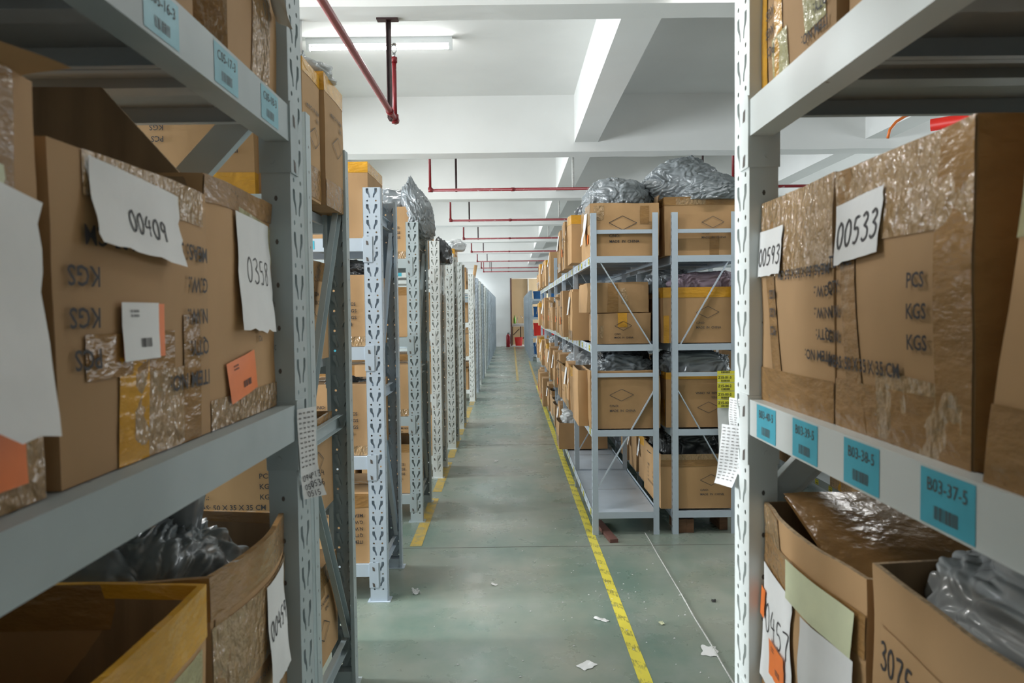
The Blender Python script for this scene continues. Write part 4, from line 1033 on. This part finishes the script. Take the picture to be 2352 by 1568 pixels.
# ------------------------------------------------------------------ light-duty shelving rows on the right
ZLV = [0.145, 0.66, 1.19, 1.735]
def light_rack(label, x0, x1, y0, nb, bay, mirror=False, labels=True, paint='paint_a', slots_left=False, group=None):
    root = thing('shelving_unit', label, 'shelf', (x0, y0, 0), 0, group); W = x1 - x0; p = 0.036
    mbp = MB(); t = 0.0025
    prof = [(0, 0), (p, 0), (p, t), (t, t), (t, p), (0, p)]
    V = [(a, b, 0) for a, b in prof] + [(a, b, 2.0) for a, b in prof]; n = 6
    mbp.add(V, [(i, (i + 1) % n, n + (i + 1) % n, n + i) for i in range(n)] + [tuple(reversed(range(n))), tuple(n + i for i in range(n))])
    for i in range(48):
        z = 0.04 + i * 0.041
        mbp.add([(-0.0005, 0.012, z), (-0.0005, 0.020, z), (-0.0005, 0.020, z + .016), (-0.0005, 0.012, z + .016)], [(0, 1, 2, 3)], 1)
        mbp.add([(0.013, -0.0004, z) if False else (0.013, t + .0004, z), (0.020, t + .0004, z), (0.020, t + .0004, z + .016), (0.013, t + .0004, z + .016)], [(0, 1, 2, 3)], 1)
    pm = mbp.mesh('upright_post', [paint, 'ink_soft'])
    pr = MB(); pr.V = [(p - v[0], v[1], v[2]) for v in mbp.V]; pr.F = [tuple(reversed(f)) for f in mbp.F]; pr.I = mbp.I; pr.S = mbp.S
    pmr = pr.mesh('upright_post', [paint, 'ink_soft'])
    mb = MB(); mb.box(p * 0.4, W - p * 0.4, 0.004, 0.022, -0.012, 0.012)
    rod = mb.mesh('cross_rod', [paint])
    def diag(za, zb, left_to_right=True):
        m = MB(); xa, xb = (p, W - p * 0.8)
        if not left_to_right: xa, xb = xb, xa
        m.bar((xa, 0.012, za), (xb, 0.012, zb), 0.006, 0.022, (0, 1, 0)); return m.mesh('diagonal_brace', [paint])
    s = not mirror
    D1, D2 = diag(1.735, 1.16, s), diag(0.90, 0.30, not s)
    mb = MB()
    # shelf tray
    mb.box(p * 0.3, W - p * 0.3, 0.002, bay - 0.002, -0.012, -0.010)
    for (a, b, c, d) in ((0.0, W, -0.003, 0.0), (0.0, W, bay, bay + 0.003)): mb.box(a + p, b - p, c, d, -0.040, 0.0)
    for xx in (0.001, W - 0.0025): mb.box(xx, xx + 0.0015, p * .8, bay - 0.002, -0.050, 0.004)
    for i in range(1, 4): mb.box(0.02, W - 0.02, bay * i / 4 - 0.02, bay * i / 4 + 0.02, -0.032, -0.0125)
    mb.box(0.001, 0.02, p, bay - 0.002, -0.051, -0.049); mb.box(W - 0.02, W - 0.001, p, bay - 0.002, -0.051, -0.049)
    mb.box(0.04, W - 0.04, bay / 2 - .001, bay / 2 + .001, -0.0098, -0.0092, 1)
    shelf = mb.mesh('shelf_board', [paint, 'ink_soft'])
    lab = None
    if labels:
        mb = MB(); r = random.Random(9)
        pl = Plane2((0.0, 0, 0), (0, -1, 0), (0, 0, 1))
        for i in range(5):
            y = 0.12 + i * (bay - 0.2) / 4.6
            put_rect(mb, pl, -y - 0.03, -y + 0.03, -0.043, -0.006, i % 3 == 1, 0.0012)
            barcode(mb, pl, -y - 0.02, -0.038, 0.04, 0.012, 2, 0.0018, 10, i); put_text(mb, pl, 'Z%d-0%d-%d' % (15, i + 1, 3), -y - 0.025, -0.018, 0.009, 2, 0.0018, 0.01)
        lab = mb.mesh('shelf_label', ['sticker_yellow', 'paper', 'ink_soft'])
    for b in range(nb + 1):
        y = b * bay
        link('upright_post', pm, root, (0, y, 0)); link('upright_post', pmr, root, (W - p, y, 0))
        for z in ((1.885, 1.0) if b in (0, nb) or b % 1 == 0 else ()): link('cross_rod', rod, root, (0, y, z))
        if b < 3: link('diagonal_brace', D1, root, (0, y, 0)); link('diagonal_brace', D2, root, (0, y, 0))
        if b < nb:
            for z in ZLV:
                s_ = link('shelf_board', shelf, root, (0, y, z))
                if lab: link('shelf_label', lab, s_)
    return root
BAY = 1.268
light_rack('light grey shelving row of open bays along the right side of the aisle', 0.50, 0.915, 4.57, 6, BAY, False, True, 'paint_a')
light_rack('light grey shelving row standing back to back behind the aisle-side shelving', 1.0, 1.40, 4.57, 6, BAY, True, False, 'paint_a')
light_rack('distant shelving row beyond the second aisle seen under the right near shelf', 2.25, 2.65, 4.6, 4, BAY, False, True, 'paint_b')

# contents, aisle row, first bay (printed ends face the camera)
def zc(label, x0, x1, y0, dpt, z, h, **k):
    return carton(label, ((x0 + x1) / 2, y0 + dpt / 2, z), (x1 - x0, dpt, h), 0, **k)
Z4, Z3, Z2, Z1 = [z + 0.003 for z in reversed(ZLV)]
zc('open carton with big diamond print carrying a grey bag, top of the aisle shelving', 0.500, 0.925, 4.60, 0.54, Z4, 0.325, seed=41, top='open', detail=14, bulge=0.008, wob=0.006, ink='ink',
   tapes=[('tape_clear', 'front', -0.9, -0.6, 0.68, 0.95), ('tape_clear', 'left', -1, 1, 0.6, 1), ('tape_brown', 'front', 0.45, 0.7, 0.6, 0.95)],
   prints=[('front', 'made', -0.05, -0.02, 1.55, False)],
   papers=[dict(f='left', u=0.04, v=0.28, w=0.12, h=0.20, curl=0.03), dict(f='left', u=0.16, v=0.14, w=0.06, h=0.06, curl=0.002, mat='sticker_orange', name='orange_sticker')],
   flaps=[('right', -0.9, 1, 0.05, 0.1)])
bag('round shiny grey bag heaped in the diamond-printed top carton', (0.705, 4.86, Z4 + 0.225), (0.47, 0.50, 0.30), 31, 'bag', crease=0.11, lump=0.10, flat=0.5, pole=(0.0, -0.9, -0.35), sub=6)
bag('small grey bag peeking behind the round bag on the aisle shelving', (0.86, 5.17, Z4 + 0.28), (0.26, 0.28, 0.28), 32, 'bag', crease=0.11, sub=4)
zc('crumpled carton lying on another on the third shelf of the aisle shelving', 0.475, 0.865, 4.62, 0.50, Z3 + 0.196, 0.185, seed=43, detail=16, bulge=0.010, wob=0.014, ink='ink_soft', lean=(0.0, 0.0),
   tapes=[('tape_clear', 'front', 0.1, 0.3, 0.3, 0.8, 0.1), ('tape_brown', 'front', -0.35, 0.0, 0.02, 0.95)], prints=[], flaps=[('back', -1, 1, 0.02, 0.2)])
zc('squashed low carton printed MADE IN CHINA beneath the crumpled one', 0.545, 0.875, 4.62, 0.50, Z3, 0.19, seed=44, detail=14, bulge=0.008, wob=0.006, ink='ink',
   tapes=[('tape_yellow', 'front', -0.25, 0.1, 0.55, 1.0), ('tape_clear', 'front', -0.95, -0.8, 0.2, 0.6, -0.1)], prints=[('front', 'made', -0.05, -0.07, 1.0, False)])
zc('wide open carton with diamond print on the second shelf of the aisle shelving', 0.495, 0.93, 4.60, 0.50, Z2, 0.365, seed=45, top='open', detail=14, bulge=0.010, wob=0.008, ink='ink_soft',
   tapes=[('tape_brown', 'front', -1, 1, 0.86, 0.98)], prints=[('front', 'made', -0.12, -0.03, 1.35, False)], papers=[dict(f='left', u=0.05, v=0.33, w=0.08, h=0.22, curl=0.02)])
zc('narrow open carton pressed against the aisle side of the wide open one', 0.43, 0.492, 4.72, 0.42, Z2, 0.36, seed=46, top='open', detail=10, bulge=0.004, wob=0.006)
bag('dark grey bag spilling over the wide open carton on the second shelf', (0.72, 4.88, Z2 + 0.22), (0.42, 0.44, 0.24), 33, 'bag', crease=0.16, lump=0.2, boxy=0.6)
bag('black bag behind the dark grey one on the second shelf', (0.76, 5.05, Z2 + 0.27), (0.38, 0.44, 0.25), 34, 'bag_dark', crease=0.14, lump=0.2, boxy=0.6)
# back-to-back row
zc('tall carton with faint diamond carrying two big grey bags, top of the rear shelving', 0.965, 1.43, 4.62, 0.56, Z4, 0.36, seed=51, detail=14, top='open', bulge=0.008, wob=0.004, ink='ink_soft',
   tapes=[('tape_brown', 'rim', 0.86), ('tape_clear', 'front', -0.7, 0.1, 0.87, 0.98), ('tape_brown', 'front', 0.2, 0.45, 0.0, 0.33)], prints=[('front', 'made', 0.28, -0.04, 1.28, False)])
bag('upper big silver bag on top of the rear shelving, highest of the heap', (1.13, 4.90, Z4 + 0.335), (0.54, 0.50, 0.335), 41, 'bag', crease=0.11, lump=0.12, flat=0.6, pole=(0.25, -0.2, 1), tail=0.10, sub=6)
bag('second silver bag slumped to the right on the rear shelving top', (1.27, 4.77, Z4 + 0.335), (0.50, 0.42, 0.20), 42, 'bag', crease=0.11, lump=0.12, pole=(0.9, -0.5, 0.3), sub=6)
zc('carton with amber taped rim on the third shelf of the rear shelving', 0.955, 1.42, 4.62, 0.60, Z3, 0.345, seed=52, detail=12, top='open', bulge=0.008, ink='ink_soft',
   tapes=[('tape_yellow', 'rim', 0.82), ('tape_yellow', 'front', -1, -0.85, 0.0, 0.5)], prints=[('front', 'made', 0.18, -0.06, 1.3, False)])
bag('pinkish translucent bags in the amber rimmed carton of the rear shelving', (1.23, 4.90, Z3 + 0.31), (0.44, 0.48, 0.15), 43, 'bag_pink', crease=0.12, boxy=0.6)
bag('grey bag at the left of the pinkish one on the rear shelving', (1.07, 5.02, Z3 + 0.31), (0.36, 0.46, 0.17), 44, 'bag', crease=0.14, boxy=0.6)
zc('carton with upside-down MADE IN CHINA print on the second shelf of the rear shelving', 0.97, 1.405, 4.62, 0.56, Z2, 0.345, seed=53, detail=12, top='open', bulge=0.006, ink='ink_soft',
   tapes=[('tape_yellow', 'rim', 0.88), ('tape_yellow', 'left', 0.3, 0.9, 0, 0.5)], prints=[('front', 'made', 0.22, -0.03, 1.25, True)])
bag('dark shiny bag covering the upside-down printed carton', (1.18, 4.88, Z2 + 0.31), (0.52, 0.52, 0.17), 45, 'bag', crease=0.14, lump=0.2, boxy=0.6)
zc('big carton with diamond print on the bottom shelf of the rear shelving', 0.935, 1.385, 4.62, 0.58, Z1, 0.345, seed=54, detail=12, top='open', bulge=0.008, ink='ink_soft',
   tapes=[('tape_clear', 'front', -1, 1, 0.9, 1.0), ('tape_brown', 'front', -1, 1, 0.78, 0.9)], prints=[('front', 'made', 0.40, -0.08, 1.25, False), ('left', 'spec', 0, -0.05, 0.8, False)])
bag('black bag in the bottom carton of the rear shelving', (1.15, 4.92, Z1 + 0.29), (0.46, 0.52, 0.22), 46, 'bag_dark', crease=0.16, lump=0.25, boxy=0.6)
# other cartons of the aisle row
r = random.Random(77)
GA = 'cartons on the aisle shelving'
zk = {}
def zrow(kind, label, loc, group):
    if kind in zk: return put_copy(zk[kind], label, loc, 0, group)
    S = {'p': dict(size=(0.46, 0.34, 0.345), tapes=[('tape_clear', 'left', -0.9, 1, 0.0, 0.2), ('tape_yellow', 'left', -0.2, 0.1, 0, 0.45)], papers=[dict(f='left', u=-0.02, v=0.31, w=0.09, h=0.13, curl=0.01)]),
         'q': dict(size=(0.45, 0.33, 0.33), top='open', tapes=[('tape_yellow', 'rim', 0.82)], papers=[dict(f='left', u=-0.11, v=0.30, w=0.09, h=0.13, curl=0.015)]),
         's': dict(size=(0.44, 0.36, 0.30), top='open', tapes=[('tape_brown', 'rim', 0.84)], prints=[('left', 'spec', 0, 0, 0.8, False)], flaps=[('left', -1, 1, 0.05, 0.9)]),
         't': dict(size=(0.48, 0.30, 0.37), tapes=[('tape_brown', 'left', 0.2, 0.5, 0, 1)], prints=[('left', 'spec', 0, 0, 0.75, True)], papers=[dict(f='left', u=-0.02, v=0.16, w=0.06, h=0.06, curl=0.002, mat='sticker_orange', name='orange_sticker')]),
         'u': dict(size=(0.44, 0.36, 0.24), top='open', tapes=[('tape_clear', 'left', -1, 1, 0.1, 0.5)], prints=[('left', 'made', 0, 0, 1.2, False)])}[kind]
    S = dict(S); size = S.pop('size')
    o = carton(label, loc, size, 0, bulge=0.012, wob=0.007, seed=ord(kind), detail=10, group=group, ink='ink', **S); zk[kind] = o; return o
zb = 0
BN = ['first', 'second', 'third', 'fourth', 'fifth', 'sixth']
SN = ['bottom shelf', 'second shelf', 'third shelf', 'top shelf']
tops = []
for b in range(6):
    for l in range(4):
        z = ZLV[l] + 0.003
        slots = [0.22, 0.62, 1.03]
        if b == 0:
            slots = [] if l == 0 else [0.82, 1.12] if l != 3 else [0.80]
        if b == 1 and l == 0: slots = [1.02]
        if l == 3 and b == 1: slots = [0.20, 0.60]
        if l == 3 and b in (3,): slots = [0.3]
        if l == 3 and b == 2: slots = []
        for j, s in enumerate(slots):
            kd = r.choice('pqstu'); 
            if b == 0 and l == 3: kd = 'q'
            if b == 0 and len(slots) == 2: kd = 'pt'[j] if l == 2 else 'qp'[j]
            if b == 1 and l == 3: kd = 'tp'[j]
            dx = r.uniform(-0.03, 0.03); y = 4.57 + b * BAY + s
            lab = 'carton on the %s of the aisle shelving, %s bay, %s in it' % (SN[l], BN[b], ['nearest', 'next', 'farthest'][j] if len(slots) > 1 else 'only one')
            o = zrow(kd, lab, (0.70 + dx - 0.02, y, z), GA)
            if kd in 'qsu' and b < 4: tops.append((0.70 + dx, y, z + {'q': .29, 's': .26, 'u': .2}[kd], b, l, j, len(slots)))
bags = [bag_mesh('plastic_bag', (0.40, 0.30, 0.17), s, m, sub=4, crease=0.15, lump=0.2, boxy=0.7) for s, m in ((61, 'bag'), (62, 'bag_dark'), (63, 'bag_pale'), (64, 'bag'))]
for i, (x, y, z, b, l, j, n) in enumerate(tops):
    o = link('plastic_bag', bags[i % 4], None, (x - 0.02, y, z), 0)
    tag(o, '%s bag, %s of the aisle shelving, %s bay, %s in it' % (['silver grey', 'black', 'pale clear', 'grey'][i % 4], SN[l], BN[b], ['nearest', 'next', 'farthest'][j] if n > 1 else 'only one'), 'bag', 'bags in the aisle shelving')
# second-row cartons seen between the posts
GB = 'cartons on the rear shelving'
for l, js in ((0, (0.85, 1.3, 1.75)), (1, (0.9, 1.5)), (2, (0.95,)), (3, (1.0, 1.5))):
    for j, s in enumerate(js):
        kd = 'q' if l == 0 else 'pst'[(l + j) % 3]
        zrow(kd, 'carton on the %s of the rear shelving, %s behind the front one' % (SN[l], ['first', 'second', 'third'][j]), (1.19, 4.57 + s, ZLV[l] + 0.003), GB)
for l in (0, 1):
    for j in range(4):
        zrow('ptsp'[j], 'carton on the %s of the distant shelving beyond the second aisle, %s along' % (SN[l], BN[j]), (2.47, 5.0 + j * 1.0, ZLV[l] + 0.003), 'cartons on the distant shelving')

# yellow address labels and paper roll hanging on the rear shelving's right post
t = thing('label_strip', 'hanging strip of four yellow Z15 shelf labels over a white sheet', 'label', (1.26, 4.55, 1.02))
mb = MB(); pl = Plane2((0, -0.004, 0), (1, 0, 0), (0, 0, 1))
mb.grid(lambda a, b: (0.0 + 0.115 * a + (0.012 if b < .5 else 0.012 + 0.02 * (b - .5)) , -0.002 - 0.02 * math.sin(PI * a) * b, 0.0 - 0.50 * b), 6, 10, 0, True); mb.obj('backing_sheet', ['white_plastic'], t)
mb = MB()
for i, tx in enumerate(('', 'Z15-01-3', 'Z15-04-2', 'Z15-03-2', 'Z15-02-2')):
    v1 = 0.003 - (0 if i == 0 else 0.022 + (i - 1) * 0.052); hh = 0.018 if i == 0 else 0.048
    put_rect(mb, pl, 0.005, 0.113, v1 - hh, v1, 0, 0.022)
    if tx: put_text(mb, pl, tx, 0.010, v1 - 0.026, 0.0155, 1, 0.0232, 0.02, 0.98)
    barcode(mb, pl, 0.028, v1 - hh + 0.004, 0.055, 0.012, 1, 0.0232, 18, i)
mb.obj('yellow_labels', ['sticker_yellow', 'ink'], t)

# timber under the shelving
for i, (x, y, w, d, h, rz, m, lab) in enumerate(((1.06, 4.70, 0.05, 0.20, 0.085, 0.1, 'wood', 'raw timber block standing under the rear shelving, left one'), (1.12, 4.70, 0.045, 0.2, 0.085, -0.05, 'wood', 'raw timber block standing under the rear shelving, right of the pair'),
                                 (1.335, 4.75, 0.05, 0.2, 0.085, 0.05, 'wood', 'raw timber block under the right end of the rear shelving'), (0.585, 4.62, 0.05, 0.42, 0.022, 0.12, 'wood_red', 'reddish board lying under the aisle shelving beside the first foot'),
                                 (0.68, 5.1, 0.16, 0.08, 0.06, 0.02, 'wood_red', 'stacked reddish board piece under the aisle shelving'), (0.68, 5.1, 0.15, 0.07, 0.02, 0.0, 'wood', 'pale wooden slat on the reddish board under the aisle shelving'))):
    mb = MB(); mb.box(-w / 2, w / 2, -d / 2, d / 2, 0, h); z = 0.0605 if 'slat' in lab else 0.0005
    tag(mb.obj('timber_block', [m], None, (x, y, z), rz), lab, 'wood')

# ------------------------------------------------------------------ far right rack rows and things at the end
FR = [21.0 + 1.33 * i for i in range(7)]
for i, y in enumerate(FR):
    lab = 'bluish perforated rack end far down the right side, %s of that group' % names[i]
    if i == 0: pf = heavy_rack(lab, (2.55, y, 0), 0, 'blue_steel', L=2.0, D=0.52, group='far right racks')
    else: put_copy(pf, lab, (2.55, y, 0), 0, 'far right racks')
def crate(label, x, y, z, w, d, h, m):
    mb = MB(); t_ = 0.01; tp = 0.94
    for s0, s1, inv in ((1.0, tp, 1),):
        V = [(-w / 2 * tp, -d / 2 * tp, 0), (w / 2 * tp, -d / 2 * tp, 0), (w / 2 * tp, d / 2 * tp, 0), (-w / 2 * tp, d / 2 * tp, 0), (-w / 2, -d / 2, h), (w / 2, -d / 2, h), (w / 2, d / 2, h), (-w / 2, d / 2, h),
             (-w / 2 + t_, -d / 2 + t_, h), (w / 2 - t_, -d / 2 + t_, h), (w / 2 - t_, d / 2 - t_, h), (-w / 2 + t_, d / 2 - t_, h), (-w / 2 * .9, -d / 2 * .9, t_), (w / 2 * .9, -d / 2 * .9, t_), (w / 2 * .9, d / 2 * .9, t_), (-w / 2 * .9, d / 2 * .9, t_)]
        mb.add(V, [(0, 3, 2, 1), (0, 1, 5, 4), (1, 2, 6, 5), (2, 3, 7, 6), (3, 0, 4, 7), (4, 5, 9, 8), (5, 6, 10, 9), (6, 7, 11, 10), (7, 4, 8, 11), (8, 9, 13, 12), (9, 10, 14, 13), (10, 11, 15, 14), (11, 8, 12, 15), (12, 13, 14, 15)])
    mb.box(-w / 2 - 0.008, w / 2 + 0.008, -d / 2 - 0.008, -d / 2, h - 0.04, h); mb.box(-w / 2 - 0.008, -w / 2, -d / 2, d / 2, h - 0.04, h)
    tag(mb.obj('storage_crate', [m], None, (x, y, z)), label, 'crate', 'crates on the far right rack')
for (z, h, m, nm) in ((1.762, 0.22, 'blue_plastic', 'blue crate on the top shelf'), (1.242, 0.30, 'blue_plastic', 'blue crate on the third shelf'), (0.712, 0.36, 'red', 'red crate on the second shelf'), (0.187, 0.30, 'blue_plastic', 'dark blue crate on the bottom shelf')):
    for j in range(3):
        crate('%s of the far right rack, %s from the aisle' % (nm, ['nearest', 'second', 'third'][j]), 0.86 + 0.42 * j, 21.3, z, 0.38, 0.42, h, m)
for j in range(3): crate('white low box standing in front of the far right rack, %s one' % ['left', 'middle', 'right'][j], 0.86 + 0.3 * j, 20.72, 0.0005, 0.27, 0.3, 0.17, 'white_plastic')
mb = MB(); R0, R1 = 0.11, 0.04
mb.grid(lambda a, b: ((R0 + R1 * math.cos(b)) * math.cos(a), R1 * math.sin(b), (R0 + R1 * math.cos(b)) * math.sin(a) + 0.15), 24, 10, 0, True, 0, 2 * PI, 0, 2 * PI)
tag(mb.obj('hose_reel', ['ext_red'], None, (0.90, 20.70, 0.172)), 'coiled dark red hose on the white low box at the far right rack', 'hose')
proto_carton('d', 'carton with amber rim on top of the far right rack', (1.0, 21.3, 1.985), 'far right rack cartons')

t = thing('fire_extinguisher', 'dark red fire extinguisher standing on the floor at the far wall', 'extinguisher', (-0.10, 29.5, 0.001))
mb = MB(); mb.lathe([(0.0, 0), (0.075, 0), (0.078, 0.02), (0.078, 0.42), (0.06, 0.48), (0.025, 0.51), (0.02, 0.53)], (0, 0, 0), 18); mb.obj('cylinder_body', ['ext_red'], t)
mb = MB(); mb.box(-0.02, 0.02, -0.015, 0.015, 0.52, 0.56); mb.bar((-0.02, 0, 0.56), (0.08, 0, 0.60), 0.015, 0.01); mb.bar((-0.02, 0, 0.53), (0.08, 0, 0.55), 0.015, 0.01); mb.obj('valve_handle', ['black'], t)
mb = MB(); mb.tube([(0.02, 0, 0.54), (0.09, 0, 0.50), (0.095, 0, 0.3), (0.085, 0, 0.12)], 0.01, 8); mb.obj('hose', ['black'], t)
t = thing('sink_table', 'grey wash stand with thin legs at the far end of the aisle', 'sink', (0.42, 30.55, 0))
mb = MB(); mb.box(-0.38, 0.38, -0.2, 0.25, 0.80, 0.84); mb.box(-0.34, 0.34, -0.2, 0.25, 0.86, 0.92); mb.box(0.34, 0.38, -0.22, 0.25, 0.62, 0.84); mb.obj('sink_top', ['white_plastic'], t)
mb = MB(); mb.bar((-0.33, 0, 0.0), (-0.33, 0, 0.8), 0.03, 0.03); mb.obj('leg', ['pipe_dark'], t)
mb = MB(); mb.bar((0.0, 0, 0.15), (0.0, 0, 0.8), 0.04, 0.04); mb.bar((-0.2, 0, 0.3), (0.15, 0, 0.32), 0.05, 0.04); mb.bar((-0.3, 0, .45), (-0.05, 0, .7), .02, .03); mb.obj('leg', ['pipe_dark'], t)
mb = MB(); mb.tube([(-0.12, 0.1, 0.9), (-0.12, 0.1, 1.15), (-0.10, 0.08, 1.22), (-0.02, 0.0, 1.24), (0.08, -0.05, 1.16)], 0.012, 8); mb.obj('faucet', ['chrome'], t)
mb = MB(); mb.lathe([(0, 0), (0.045, 0), (0.05, 0.03), (0.05, 0.2), (0.02, 0.27), (0.018, 0.33), (0, 0.33)], (0, 0, 0), 14); tag(mb.obj('spray_bottle', ['green'], None, (0.18, 30.45, 0.921)), 'green bottle standing on the wash stand at the far end', 'bottle')
mb = MB(); mb.lathe([(0, 0.001), (0.13, 0.001), (0.17, 0.33), (0.18, 0.34), (0.165, 0.34), (0.125, 0.02), (0, 0.02)], (0, 0, 0), 20); tag(mb.obj('bucket', ['red'], None, (0.33, 30.2, 0.019)), 'bright red bucket on the floor under the far wash stand', 'bucket')
t = thing('ladder_shelf', 'narrow pale slatted shelf stand beside the far doorway', 'shelf', (0.60, 30.3, 0.018))
mb = MB()
for x in (-0.04, 0.07): mb.box(x - 0.012, x + 0.012, -0.012, 0.012, 0, 1.95)
mb.obj('side_rail', ['white_plastic'], t)
for z in (0.12, 0.5, 0.95, 1.25, 1.6, 1.9):
    mb = MB(); mb.box(-0.03, 0.06, -0.01, 0.2, z, z + 0.03); mb.obj('rung', ['kraft'], t)
